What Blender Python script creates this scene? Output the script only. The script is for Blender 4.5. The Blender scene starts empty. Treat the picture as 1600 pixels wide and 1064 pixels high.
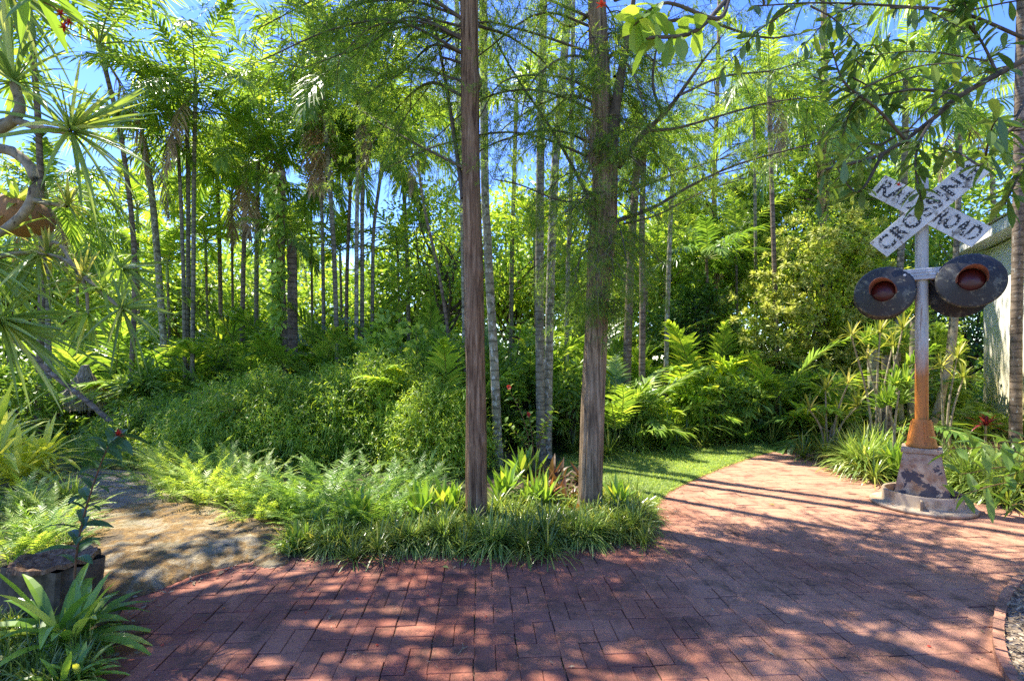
import bpy, math, random
import numpy as np
from mathutils import Vector, Matrix

# ------------------------------------------------------------------ camera, sky, sun
F = 780.0; HZ = 558.0; CH = 1.37           # focal length and horizon in photo pixels, eye height
S = bpy.context.scene
cam = bpy.data.objects.new('camera', bpy.data.cameras.new('camera'))
S.collection.objects.link(cam)
cam.location = (0, 0, CH); cam.rotation_euler = (math.radians(90), 0, 0)
cam.data.sensor_width = 36; cam.data.lens = F / 1600 * 36
cam.data.shift_y = (HZ - 532) / 1600
cam.data.clip_start = 0.05; cam.data.clip_end = 3000
S.camera = cam
SUN = Vector((-0.42, 0.33, 1)).normalized()
el = math.asin(SUN.z); az = math.atan2(SUN.x, SUN.y)
w = bpy.data.worlds.new('World'); S.world = w; w.use_nodes = True
nt = w.node_tree; nt.nodes.clear()
o_ = nt.nodes.new('ShaderNodeOutputWorld'); bg = nt.nodes.new('ShaderNodeBackground')
sky = nt.nodes.new('ShaderNodeTexSky'); sky.sky_type = 'NISHITA'; sky.sun_disc = False
sky.sun_elevation = el; sky.sun_rotation = az; sky.air_density = 1.0; sky.dust_density = 0.1; sky.ozone_density = 6.0
tc = nt.nodes.new('ShaderNodeTexCoord'); mp = nt.nodes.new('ShaderNodeMapping'); mp.inputs['Scale'].default_value = (1.2, 1.2, 4.0)
nz = nt.nodes.new('ShaderNodeTexNoise'); nz.inputs['Scale'].default_value = 1.6; nz.inputs['Detail'].default_value = 8; nz.inputs['Roughness'].default_value = .6
cr = nt.nodes.new('ShaderNodeValToRGB'); cr.color_ramp.elements[0].position = .60; cr.color_ramp.elements[1].position = .85
cr.color_ramp.elements[1].color = (.6, .6, .6, 1)
mx = nt.nodes.new('ShaderNodeMixRGB'); mx.inputs[2].default_value = (5.5, 5.8, 6.4, 1)
L = nt.links.new
L(tc.outputs['Generated'], mp.inputs['Vector']); L(mp.outputs[0], nz.inputs['Vector']); L(nz.outputs['Fac'], cr.inputs[0])
hs_ = nt.nodes.new('ShaderNodeHueSaturation'); hs_.inputs['Saturation'].default_value = 1.2; hs_.inputs['Hue'].default_value = .522; hs_.inputs['Value'].default_value = .84; L(sky.outputs[0], hs_.inputs['Color'])
L(cr.outputs[0], mx.inputs[0]); L(hs_.outputs[0], mx.inputs[1]); L(mx.outputs[0], bg.inputs[0])
bg.inputs['Strength'].default_value = 0.128
L(bg.outputs[0], o_.inputs[0])
sl = bpy.data.lights.new('sun', 'SUN'); sl.energy = 3.3; sl.angle = math.radians(0.55); sl.color = (1, .93, .80)
so = bpy.data.objects.new('sun', sl); S.collection.objects.link(so); so.rotation_euler = (-SUN).to_track_quat('-Z', 'Y').to_euler()
S.view_settings.view_transform = 'Standard'; S.view_settings.look = 'None'
S.view_settings.exposure = 2.2; S.view_settings.gamma = 1
cy = S.cycles
cy.max_bounces = 10; cy.diffuse_bounces = 6; cy.glossy_bounces = 2; cy.transmission_bounces = 8; cy.transparent_max_bounces = 4
cy.caustics_reflective = False; cy.caustics_refractive = False
cy.use_adaptive_sampling = False; cy.use_denoising = False; cy.sample_clamp_indirect = 4

# ------------------------------------------------------------------ helpers
def P(px, py, d): return np.array([(px - 800) / F * d, d, CH - (py - HZ) / F * d])
def G(px, py, z=0.0):
    d = F * (CH - z) / (py - HZ); return np.array([(px - 800) / F * d, d, z])
def nrm(v): v = np.asarray(v, float); return v / np.maximum(np.linalg.norm(v, axis=-1, keepdims=True), 1e-9)
def rot2(x, y, a): return x * math.cos(a) - y * math.sin(a), x * math.sin(a) + y * math.cos(a)

ORD = ('leftmost', 'second', 'third', 'fourth', 'fifth', 'sixth', 'seventh', 'eighth', 'ninth', 'tenth', 'eleventh', 'twelfth')
def nth(i, xs):
    k = sorted(xs).index(xs[i]) if xs.count(xs[i]) == 1 else i
    return ORD[k] + (' from the left' if k else '')

class MB:
    """collects quad chunks, builds one mesh object"""
    def __init__(s): s.v = []; s.f = []; s.m = []; s.sm = []; s.n = 0
    def add(s, V, Q, mat=0, smooth=False):
        V = np.asarray(V, float).reshape(-1, 3); Q = np.asarray(Q, np.int64).reshape(-1, 4)
        s.v.append(V); s.f.append(Q + s.n); s.n += len(V)
        s.m.append(np.full(len(Q), mat, np.int32)); s.sm.append(np.full(len(Q), smooth, bool)); return s
    def xf(s, M):
        M = np.array(M); s.v = [v @ M[:3, :3].T + M[:3, 3] for v in s.v]; return s
    def mesh(s, name):
        V = np.concatenate(s.v); Q = np.concatenate(s.f); me = bpy.data.meshes.new(name)
        me.vertices.add(len(V)); me.vertices.foreach_set('co', V.astype(np.float32).ravel())
        me.loops.add(Q.size); me.loops.foreach_set('vertex_index', Q.astype(np.int32).ravel())
        me.polygons.add(len(Q)); me.polygons.foreach_set('loop_start', np.arange(0, Q.size, 4, dtype=np.int32))
        me.polygons.foreach_set('material_index', np.concatenate(s.m))
        me.polygons.foreach_set('use_smooth', np.concatenate(s.sm))
        me.update(calc_edges=True); return me
    def build(s, name, mats, parent=None, loc=None):
        me = s.mesh(name)
        for m in (mats if isinstance(mats, (list, tuple)) else [mats]): me.materials.append(m)
        return link(name, me, parent, loc)

def link(name, me, parent=None, loc=None):
    o = bpy.data.objects.new(name, me); S.collection.objects.link(o)
    if parent is not None: o.parent = parent
    if loc is not None: o.location = loc
    return o
def tag(o, label=None, cat=None, group=None, kind=None):
    if label: o['label'] = label
    if cat: o['category'] = cat
    if group: o['group'] = group
    if kind: o['kind'] = kind
    return o
def thing(name, label, cat, loc=(0, 0, 0), group=None, rz=0):
    o = link(name, None); o.location = loc; o.rotation_euler = (0, 0, rz); o.empty_display_size = .1
    return tag(o, label, cat, group)

def spline(pts, n):
    p = np.asarray(pts, float)
    if len(p) == 2: t = np.linspace(0, 1, n)[:, None]; return p[0] * (1 - t) + p[1] * t
    q = np.vstack([2 * p[0] - p[1], p, 2 * p[-1] - p[-2]]); out = []
    for u in np.linspace(0, len(p) - 1, n):
        i = min(int(u), len(p) - 2); t = u - i; a, b, c, d = q[i:i + 4]
        out.append(.5 * (2 * b + (c - a) * t + (2 * a - 5 * b + 4 * c - d) * t * t + (3 * b - a - 3 * c + d) * t ** 3))
    return np.array(out)
def tube(pts, rad, ns=8, rf=None):
    """pts (n,3); rad scalar or (n,); rf(theta, s) multiplies the radius"""
    p = np.asarray(pts, float); n = len(p); rad = np.broadcast_to(np.asarray(rad, float), (n,))
    t = nrm(np.gradient(p, axis=0)); ref = np.array([0.31, 0.95, 0.05]) if abs(t[:, 2]).mean() > .7 else np.array([0, 0, 1.])
    u = nrm(np.cross(t, ref)); v = np.cross(t, u); th = np.linspace(0, 2 * math.pi, ns, endpoint=False)
    R = rad[:, None] * np.ones((1, ns))
    if rf is not None: R = R * rf(th[None, :], np.linspace(0, 1, n)[:, None])
    V = p[:, None] + R[..., None] * (np.cos(th)[None, :, None] * u[:, None] + np.sin(th)[None, :, None] * v[:, None])
    i = np.arange(n - 1)[:, None] * ns; j = np.arange(ns)[None, :]; k = (j + 1) % ns
    Q = np.stack([i + j, i + k, i + ns + k, i + ns + j], -1).reshape(-1, 4)
    return V.reshape(-1, 3), Q
def lathe(prof, ns=32):
    prof = np.asarray(prof, float); th = np.linspace(0, 2 * math.pi, ns, endpoint=False)
    V = np.stack([prof[:, 0][:, None] * np.cos(th), prof[:, 0][:, None] * np.sin(th), prof[:, 1][:, None] * np.ones(ns)], -1)
    n = len(prof); i = np.arange(n - 1)[:, None] * ns; j = np.arange(ns)[None, :]; k = (j + 1) % ns
    return V.reshape(-1, 3), np.stack([i + j, i + k, i + ns + k, i + ns + j], -1).reshape(-1, 4)
BOXQ = [[0, 3, 2, 1], [4, 5, 6, 7], [0, 1, 5, 4], [1, 2, 6, 5], [2, 3, 7, 6], [3, 0, 4, 7]]
def box(x0, x1, y0, y1, z0, z1, top=1.0):
    cx, cy_ = (x0 + x1) / 2, (y0 + y1) / 2
    V = [(x, y, z0) for x, y in ((x0, y0), (x1, y0), (x1, y1), (x0, y1))]
    V += [(cx + (x - cx) * top, cy_ + (y - cy_) * top, z1) for x, y, _ in V[:4]]
    return V, BOXQ
def bevel(o, w=.004, seg=2):
    m = o.modifiers.new('bevel', 'BEVEL'); m.width = w; m.segments = seg; m.limit_method = 'ANGLE'; return o

LEAFP = np.array([.22, .85, 1., .72, .06]); BLADEP = np.array([.7, 1, .9, .62, .05]); OVALP = np.array([.15, .8, 1, .8, .12])
def prof(p, n): return np.interp(np.linspace(0, 1, n + 1), np.linspace(0, 1, len(p)), p)
def blades(base, d, L_, W, droop=.3, nseg=2, pr=LEAFP, side=None, keel=0.0, rng=None, twist=.4):
    base = np.asarray(base, float); d = nrm(d); N = len(base)
    L_ = np.broadcast_to(L_, (N,)); W = np.broadcast_to(W, (N,)); droop = np.broadcast_to(droop, (N,))
    if side is None:
        side = np.cross(d, [0, 0, 1.]); bad = np.linalg.norm(side, axis=1) < .15
        side[bad] = rng.normal(size=(bad.sum(), 3)) if rng is not None else [1, 0, 0]
        if rng is not None: side = nrm(side) + rng.normal(size=(N, 3)) * twist
    side = nrm(side - (side * d).sum(1, keepdims=True) * d)
    t = np.linspace(0, 1, nseg + 1); w_ = prof(pr, nseg)
    c = base[:, None] + d[:, None] * (L_[:, None, None] * (t - .18 * droop[:, None] * t ** 2)[..., None] if True else 0)
    c = c + np.array([0, 0, -1.]) * (droop[:, None] * L_[:, None] * t ** 2)[..., None]
    hw = side[:, None] * (W[:, None] * .5 * w_)[..., None]
    if keel:
        nn = np.cross(side, d)[:, None] * (W[:, None] * keel * w_)[..., None]
        nn = nn * np.where(nn[..., 2:3] < 0, -1, 1)
        V = np.stack([c - hw + nn, c, c + hw + nn], 2); k = 3
    else: V = np.stack([c - hw, c + hw], 2); k = 2
    b = (np.arange(N) * (nseg + 1) * k)[:, None, None] + (np.arange(nseg) * k)[None, :, None] + np.arange(k - 1)[None, None, :]
    return V.reshape(-1, 3), np.stack([b, b + 1, b + k + 1, b + k], -1).reshape(-1, 4)

def frond(mb, org, az, L_=2., e0=60, D=80, npair=36, ll=.45, lw=.035, vee=.25, pet=.15, rng=None, droop=.35, nseg=2, rr=.012, rm=1, lm=0, curl=0., tip=.35, clump=0):
    """pinnate frond: rachis tube (material rm) + leaflets (material lm)"""
    n = 14; s = np.linspace(0, 1, n); e = np.radians(e0 - D * s ** 1.25); a = az + curl * s ** 2
    step = L_ / (n - 1)
    dv = np.stack([np.cos(e) * np.cos(a), np.cos(e) * np.sin(a), np.sin(e)], 1)
    p = np.vstack([np.zeros(3), np.cumsum(dv[:-1] * step, 0)]) + org
    mb.add(*tube(p, np.linspace(rr, rr * .2, n), 4), mat=rm, smooth=True)
    u = np.linspace(pet, .995, npair); u = np.repeat(u, 2); sg = np.tile([1., -1.], npair)
    u = np.clip(u + rng.normal(size=len(u)) * .004, 0, .999)
    pos = np.stack([np.interp(u, s, p[:, k]) for k in range(3)], 1); t = nrm(np.stack([np.interp(u, s, dv[:, k]) for k in range(3)], 1))
    b = nrm(np.cross(t, [0, 0, 1.])) * sg[:, None]; nn = nrm(np.cross(b * sg[:, None], t))
    f = np.radians(np.interp(u, [0, .5, 1], [25, 42, 72]) + rng.normal(size=len(u)) * 4)
    v = (u - pet) / (1 - pet)
    ln = ll * np.interp(v, [0, .12, .35, .7, 1], [.55, .85, 1, .75, tip]) * rng.uniform(.88, 1.08, len(u))
    dd = b * np.cos(f)[:, None] + t * np.sin(f)[:, None] + nn * (vee + rng.normal(size=len(u)) * (.10 + .3 * clump))[:, None]
    side = np.cross(nn, nrm(dd)) + rng.normal(size=(len(u), 3)) * .15
    mb.add(*blades(pos, dd, ln, lw, droop * rng.uniform(.6, 1.4, len(u)), nseg, BLADEP, side), mat=lm)

def clumps(mb, rng, cen, rad, nc, per, LL, LW, cr_=.28, shell=.5, droop=.25, mat=0, nseg=2, up=.2, keel=0.):
    """leaf clumps through an ellipsoid; returns clump centres"""
    q = nrm(rng.normal(size=(nc, 3))) * (shell + (1 - shell) * rng.random((nc, 1)) ** .6) * rng.uniform(.75, 1.1, (nc, 1))
    q[:, 2] = np.where(q[:, 2] < -.6, q[:, 2] * .5, q[:, 2])
    C = np.asarray(cen) + q * np.asarray(rad)
    k = np.repeat(np.arange(nc), rng.integers(int(per * .5), int(per * 1.5), nc)); N = len(k)
    cs = cr_ * np.mean(rad) * rng.uniform(.6, 1.3, nc)
    off = rng.normal(size=(N, 3)) * [1, 1, .75]; off = off / (1 + .35 * np.linalg.norm(off, axis=1, keepdims=True))
    base = C[k] + off * cs[k][:, None]
    d = nrm(off) * .8 + q[k] * .5 + rng.normal(size=(N, 3)) * .5 + [0, 0, up]
    mb.add(*blades(base, d, LL * rng.uniform(.6, 1.2, N), LW * rng.uniform(.7, 1.2, N), droop, nseg, LEAFP, rng=rng, twist=.8, keel=keel), mat=mat)
    return C
def rosette(mb, rng, org, n, LL, LW, e_lo=5, e_hi=80, droop=.4, nseg=5, mat=0, keel=.15, axis=None, pr=BLADEP):
    i = np.arange(n); a = i * 2.39996 + rng.normal(size=n) * .2; e = np.radians(e_lo + (e_hi - e_lo) * (i / n) ** .9 + rng.normal(size=n) * 6)
    d = np.stack([np.cos(e) * np.cos(a), np.cos(e) * np.sin(a), np.sin(e)], 1)
    if axis is not None:
        q = Vector((0, 0, 1)).rotation_difference(Vector(axis)).to_matrix(); d = d @ np.array(q).T
    side = np.cross(d, [0, 0, 1.]) if axis is None else np.cross(d, axis)
    base = np.asarray(org) + d * LL * .03
    mb.add(*blades(base, d, LL * rng.uniform(.75, 1.1, n), LW * rng.uniform(.85, 1.1, n), droop * np.cos(e) * rng.uniform(.6, 1.4, n), nseg, pr, side, keel=keel), mat=mat)

# ------------------------------------------------------------------ materials
def newmat(name):
    m = bpy.data.materials.new(name); m.use_nodes = True; n = m.node_tree; n.nodes.clear()
    return m, n, n.nodes.new('ShaderNodeOutputMaterial')
def N_(n, typ, **kw):
    x = n.nodes.new(typ)
    for k, v in kw.items():
        if k in x.inputs: x.inputs[k].default_value = v
        else: setattr(x, k, v)
    return x
def ramp(n, src, stops):
    r = n.nodes.new('ShaderNodeValToRGB'); e = r.color_ramp.elements
    while len(e) < len(stops): e.new(.5)
    for i, (p, c) in enumerate(stops): e[i].position = p; e[i].color = (*c, 1) if len(c) == 3 else c
    n.links.new(src, r.inputs[0]); return r.outputs[0]
def mix(n, fac, a, b, mode='MIX'):
    x = n.nodes.new('ShaderNodeMixRGB'); x.blend_type = mode
    for i, s in enumerate((fac, a, b)):
        if hasattr(s, 'is_linked'): n.links.new(s, x.inputs[i])
        else: x.inputs[i].default_value = s if i == 0 else (*s, 1)
    return x.outputs[0]
def coord(n, scale=(1, 1, 1), kind='Object', rot=(0, 0, 0)):
    t = n.nodes.new('ShaderNodeTexCoord'); m = n.nodes.new('ShaderNodeMapping'); m.inputs['Scale'].default_value = scale; m.inputs['Rotation'].default_value = rot
    n.links.new(t.outputs[kind], m.inputs[0]); return m.outputs[0]
def noise(n, vec, scale, detail=4, rough=.55, dist=0.):
    x = N_(n, 'ShaderNodeTexNoise', Scale=scale, Detail=detail, Roughness=rough, Distortion=dist); n.links.new(vec, x.inputs['Vector']); return x.outputs['Fac']
def bump(n, h, strength=.5, dist=.01):
    b = N_(n, 'ShaderNodeBump', Strength=strength, Distance=dist); n.links.new(h, b.inputs['Height']); return b.outputs[0]
def finish(n, out, col, rough=.8, nor=None, spec=.3, metal=0.):
    p = N_(n, 'ShaderNodeBsdfPrincipled', Roughness=rough, Metallic=metal); p.inputs['Specular IOR Level'].default_value = spec
    if hasattr(col, 'is_linked'): n.links.new(col, p.inputs['Base Color'])
    else: p.inputs['Base Color'].default_value = (*col, 1)
    if nor is not None: n.links.new(nor, p.inputs['Normal'])
    n.links.new(p.outputs[0], out.inputs[0]); return p
def leaf_mat(name, c1, c2, c3=None, trans=.42, rough=.42, tint=(1.6, 1.45, .7), spec=.45, patch=1.2, gain=1.55):
    c1, c2, c3 = [None if c is None else tuple(min(.75, x * gain * k) for x, k in zip(c, (1.14, 1, 1.1) if gain > 1 else (1, 1, 1))) for c in (c1, c2, c3)]
    m, n, out = newmat(name); g = n.nodes.new('ShaderNodeNewGeometry')
    stops = [(0, c1), (.7, c2)] + ([(1, c3)] if c3 else [])
    c = ramp(n, g.outputs['Random Per Island'], stops)
    nz = noise(n, coord(n), patch, 2); v = ramp(n, nz, [(.3, (.7, .74, .7)), (.7, (1.3, 1.22, 1.1))]); c = mix(n, 1., c, v, 'MULTIPLY')
    p = N_(n, 'ShaderNodeBsdfPrincipled', Roughness=rough); p.inputs['Specular IOR Level'].default_value = spec; n.links.new(c, p.inputs['Base Color'])
    t = n.nodes.new('ShaderNodeBsdfTranslucent'); n.links.new(mix(n, 1., c, tint, 'MULTIPLY'), t.inputs[0])
    s = n.nodes.new('ShaderNodeMixShader'); s.inputs[0].default_value = trans
    n.links.new(p.outputs[0], s.inputs[1]); n.links.new(t.outputs[0], s.inputs[2]); n.links.new(s.outputs[0], out.inputs[0]); return m
def bark_mat(name, stops, sc=(30, 30, 3), nsc=1., bst=.8, bd=.02, spots=None, rough=.85, rings=None):
    m, n, out = newmat(name); v = coord(n, sc); a = noise(n, v, nsc, 6, .65, .4)
    big = noise(n, coord(n), 3.5, 4, .6); h = a
    c = ramp(n, a, stops); c = mix(n, 1., c, ramp(n, big, [(.3, (.72, .74, .74)), (.7, (1.25, 1.2, 1.12))]), 'MULTIPLY')
    if rings:
        wv = N_(n, 'ShaderNodeTexWave', Scale=rings, Distortion=2.5, Detail=2, wave_type='BANDS', bands_direction='Z'); wv.inputs['Detail Scale'].default_value = 1.5
        n.links.new(coord(n), wv.inputs['Vector'])
        c = mix(n, 1., c, ramp(n, wv.outputs['Fac'], [(.0, (.5, .5, .48)), (.22, (1, 1, 1))]), 'MULTIPLY')
    if spots:
        sp = noise(n, coord(n, (1, 1, .6)), spots[0], 5, .7); c = mix(n, ramp(n, sp, [(spots[1], (0, 0, 0)), (spots[1] + .06, (1, 1, 1))]), c, spots[2])
    finish(n, out, c, rough, bump(n, h, bst, bd), .2); return m

M = {}
M['palm'] = leaf_mat('palm_leaf', (.065, .14, .025), (.13, .24, .035), (.24, .35, .055), trans=.5, rough=.34, spec=.6)
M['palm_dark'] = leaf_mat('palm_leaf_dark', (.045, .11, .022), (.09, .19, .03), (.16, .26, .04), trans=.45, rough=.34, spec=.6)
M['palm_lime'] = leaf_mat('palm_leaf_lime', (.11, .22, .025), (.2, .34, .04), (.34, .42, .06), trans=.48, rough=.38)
M['rachis'] = leaf_mat('palm_rachis', (.12, .17, .04), (.18, .24, .06), trans=.1)
M['shaft'] = leaf_mat('crown_shaft', (.09, .16, .04), (.13, .2, .05), trans=.05)
M['dead'] = leaf_mat('dead_frond', (.2, .14, .08), (.33, .25, .16), (.45, .38, .28), trans=.2, rough=.8, tint=(1, .9, .7), gain=1.)
M['cypress'] = leaf_mat('cypress_needles', (.05, .12, .025), (.10, .20, .03), (.2, .3, .04), trans=.5, rough=.5, spec=.25, patch=.9)
M['broad'] = leaf_mat('broad_leaf', (.07, .155, .026), (.13, .24, .036), (.23, .33, .055), trans=.47)
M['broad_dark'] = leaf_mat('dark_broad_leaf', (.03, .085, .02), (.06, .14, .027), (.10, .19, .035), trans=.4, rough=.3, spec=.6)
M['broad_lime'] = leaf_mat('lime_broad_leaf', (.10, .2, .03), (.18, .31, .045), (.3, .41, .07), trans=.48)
M['fine'] = leaf_mat('fine_leaf', (.06, .14, .022), (.12, .23, .03), (.2, .33, .05), trans=.48, patch=1.5)
M['fine_lime'] = leaf_mat('fine_lime_leaf', (.11, .21, .03), (.2, .33, .045), (.33, .43, .07), trans=.5, patch=1.5)
M['fine_mid'] = leaf_mat('fine_mid_leaf', (.08, .17, .025), (.15, .27, .035), (.28, .38, .06), trans=.5, patch=1.5)
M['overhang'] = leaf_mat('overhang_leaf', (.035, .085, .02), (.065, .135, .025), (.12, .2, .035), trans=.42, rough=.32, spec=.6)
M['fern'] = leaf_mat('fern_leaf', (.13, .23, .04), (.22, .35, .06), (.36, .46, .12), trans=.45, patch=1.5)
M['fern_green'] = leaf_mat('green_fern_leaf', (.06, .14, .025), (.12, .24, .04), (.2, .32, .06), trans=.45)
M['grass'] = leaf_mat('border_grass', (.045, .09, .015), (.09, .155, .025), (.24, .28, .06), trans=.35, rough=.28, spec=.55)
M['grass_lite'] = leaf_mat('pale_border_grass', (.08, .16, .03), (.15, .25, .05), (.3, .38, .12), trans=.4, rough=.35)
M['turf'] = leaf_mat('turf_grass', (.10, .19, .03), (.2, .32, .05), (.32, .4, .09), trans=.4, rough=.5)
M['yellow'] = leaf_mat('golden_leaf', (.30, .36, .06), (.50, .53, .12), (.68, .67, .26), trans=.45, rough=.5, tint=(1.1, 1.15, .75), gain=1.)
M['variegated'] = leaf_mat('variegated_leaf', (.14, .2, .04), (.4, .42, .1), (.62, .55, .25), trans=.42, gain=1.)
M['croton'] = leaf_mat('croton_leaf', (.22, .06, .03), (.3, .13, .05), (.12, .16, .03), trans=.3, gain=1.)
M['orange'] = leaf_mat('orange_leaf', (.4, .14, .02), (.5, .22, .04), (.6, .35, .06), trans=.45, gain=1.)
M['bromeliad'] = leaf_mat('bromeliad_leaf', (.13, .06, .04), (.12, .10, .045), (.07, .12, .03), trans=.3, gain=1.)
M['cordyline'] = leaf_mat('cordyline_leaf', (.2, .02, .04), (.3, .05, .06), trans=.35, gain=1.)
M['brom_lime'] = leaf_mat('lime_bromeliad_leaf', (.25, .36, .04), (.42, .5, .07), (.6, .62, .14), trans=.45)
M['lily'] = leaf_mat('strap_leaf', (.08, .18, .025), (.17, .3, .035), (.36, .42, .07), trans=.42, rough=.3, spec=.6)
M['pandan'] = leaf_mat('spiky_leaf', (.09, .17, .04), (.17, .27, .06), (.38, .45, .15), trans=.38, rough=.32, spec=.6)
M['sprig'] = leaf_mat('dark_sprig_leaf', (.025, .07, .025), (.045, .11, .035), trans=.35, rough=.35)
M['red'] = leaf_mat('red_petal', (.45, .03, .02), (.6, .09, .05), trans=.35, tint=(1.2, .8, .8), gain=1.)
M['staghorn'] = leaf_mat('shield_frond', (.23, .11, .045), (.3, .16, .07), trans=.1, rough=.8, gain=1.)
M['cypress_bark'] = bark_mat('cypress_bark', [(.34, (.065, .034, .018)), (.46, (.19, .11, .06)), (.56, (.28, .175, .10)), (.7, (.42, .29, .18))], (14, 14, 1.0), 3.0, 1., .03)
M['grey_bark'] = bark_mat('grey_cypress_bark', [(.34, (.075, .048, .028)), (.46, (.21, .145, .085)), (.56, (.31, .22, .135)), (.7, (.46, .35, .23))], (14, 14, 1.0), 3.0, 1., .03)
M['palm_bark'] = bark_mat('palm_bark', [(.3, (.10, .09, .065)), (.6, (.23, .21, .155))], (6, 6, 12), 1.5, .5, .01, spots=(22, .58, (.36, .35, .29)), rings=3.2)
M['palm_bark_pale'] = bark_mat('pale_palm_bark', [(.3, (.13, .12, .08)), (.6, (.28, .26, .19))], (5, 5, 10), 1.5, .5, .01, spots=(20, .54, (.46, .45, .39)), rings=2.6)
M['palm_bark_brown'] = bark_mat('brown_palm_bark', [(.3, (.09, .065, .045)), (.6, (.22, .17, .125))], (6, 6, 12), 1.5, .6, .015, spots=(24, .6, (.38, .36, .31)), rings=3.)
M['wood'] = bark_mat('branch_bark', [(.3, (.05, .04, .028)), (.7, (.16, .125, .09))], (12, 12, 12), 1.5, .6, .01)
M['pan_bark'] = bark_mat('scarred_stem_bark', [(.3, (.16, .13, .08)), (.7, (.42, .36, .25))], (8, 8, 8), 2, .7, .01, spots=(30, .6, (.08, .06, .04)))
M['twig'] = bark_mat('twig_bark', [(.3, (.12, .06, .03)), (.7, (.2, .11, .06))], (12, 12, 12), 1.5, .3, .005)

# ------------------------------------------------------------------ setting: ground, paving, beds
def ground_mat():
    m, n, out = newmat('soil'); v = coord(n); a = noise(n, v, 9, 8, .7); b = noise(n, v, .8, 3)
    c = mix(n, ramp(n, b, [(.4, (0, 0, 0)), (.62, (1, 1, 1))]), ramp(n, a, [(.3, (.05, .035, .022)), (.6, (.13, .1, .065)), (.8, (.24, .19, .13))]), (.05, .085, .02))
    finish(n, out, c, .95, bump(n, a, .8, .03), .1); return m
M['soil'] = ground_mat()
m, n, out = newmat('joint_sand'); v = coord(n); a = noise(n, v, 60, 4)
finish(n, out, mix(n, ramp(n, noise(n, v, 5, 4), [(.5, (0, 0, 0)), (.62, (1, 1, 1))]), ramp(n, a, [(.3, (.10, .065, .04)), (.7, (.2, .14, .09))]), (.05, .07, .025)), .95); M['joint'] = m
m, n, out = newmat('clay_brick'); g = n.nodes.new('ShaderNodeNewGeometry'); v = coord(n)
c = ramp(n, g.outputs['Random Per Island'], [(0, (.215, .066, .040)), (.35, (.27, .092, .053)), (.7, (.33, .122, .068)), (1, (.23, .076, .052))])
grain = noise(n, v, 150, 3, .7)
c = mix(n, 1., c, ramp(n, noise(n, v, 70, 6, .9), [(.35, (.6, .6, .6)), (.65, (1.35, 1.32, 1.28))]), 'MULTIPLY')
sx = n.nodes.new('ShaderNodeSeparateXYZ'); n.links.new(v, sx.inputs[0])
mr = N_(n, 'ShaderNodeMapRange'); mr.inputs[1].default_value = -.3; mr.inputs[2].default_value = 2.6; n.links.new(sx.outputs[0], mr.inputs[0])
tan_noise = noise(n, v, 1.1, 6, .6, .3)
wn = N_(n, 'ShaderNodeMath', operation='MULTIPLY_ADD'); n.links.new(mr.outputs[0], wn.inputs[0]); wn.inputs[1].default_value = .42; n.links.new(tan_noise, wn.inputs[2])
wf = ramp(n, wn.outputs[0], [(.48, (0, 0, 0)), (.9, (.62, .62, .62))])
c = mix(n, wf, c, (.52, .29, .18))                           # paler tan brick colour in patches, stronger towards the right
fine = noise(n, v, 30, 8, .85); c = mix(n, ramp(n, fine, [(.56, (0, 0, 0)), (.72, (.4, .4, .4))]), c, (.38, .27, .18))
mil = noise(n, v, 4.2, 9, .8, .2); c = mix(n, ramp(n, mil, [(.48, (0, 0, 0)), (.64, (.75, .75, .75))]), c, (.06, .038, .024))   # black mildew
finish(n, out, c, .78, bump(n, fine, .6, .006), .3); M['brick'] = m
m, n, out = newmat('mulch'); v = coord(n); vo = N_(n, 'ShaderNodeTexVoronoi', Scale=45.); n.links.new(coord(n, (1, 1.7, 1)), vo.inputs['Vector'])
finish(n, out, ramp(n, vo.outputs['Color'], [(.1, (.07, .05, .035)), (.5, (.25, .19, .13)), (.9, (.45, .38, .28))]), .95, bump(n, vo.outputs['Distance'], .9, .02)); M['mulch'] = m
m, n, out = newmat('turf_soil'); v = coord(n); a = noise(n, v, 14, 6, .7)
finish(n, out, ramp(n, a, [(.3, (.06, .10, .02)), (.7, (.17, .22, .06))]), .95, bump(n, a, .8, .02)); M['turf_soil'] = m

def sheet(name, pts, z, mat, depth=.03):
    import bmesh
    bm = bmesh.new(); vs = [bm.verts.new((x, y, z)) for x, y in pts]; f = bm.faces.new(vs)
    if f.normal.z < 0: f.normal_flip()
    ng = len(vs)
    low = [bm.verts.new((v.co.x, v.co.y, z - depth)) for v in vs]
    for i in range(ng): bm.faces.new((vs[i], vs[(i + 1) % ng], low[(i + 1) % ng], low[i]))
    bmesh.ops.triangulate(bm, faces=[f]); bmesh.ops.recalc_face_normals(bm, faces=bm.faces)
    me = bpy.data.meshes.new(name); bm.to_mesh(me); bm.free(); me.materials.append(mat); return link(name, me)
def curve2(pix, k=6):
    p = [G(*q)[:2] for q in pix]; return [tuple(x[:2]) for x in spline([(a, b, 0) for a, b in p], (len(p) - 1) * k + 1)]

gq = MB(); gq.add([(-150, -60, -.05), (150, -60, -.05), (150, 200, -.05), (-150, 200, -.05)], [[0, 1, 2, 3]])
tag(gq.build('ground', M['soil']), kind='structure')
gq = MB(); gq.add([(-4, .3, -.012), (13, .3, -.012), (13, 9.6, -.012), (-4, 9.6, -.012)], [[0, 1, 2, 3]])
tag(gq.build('joint_sand', M['joint']), kind='structure')
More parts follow.
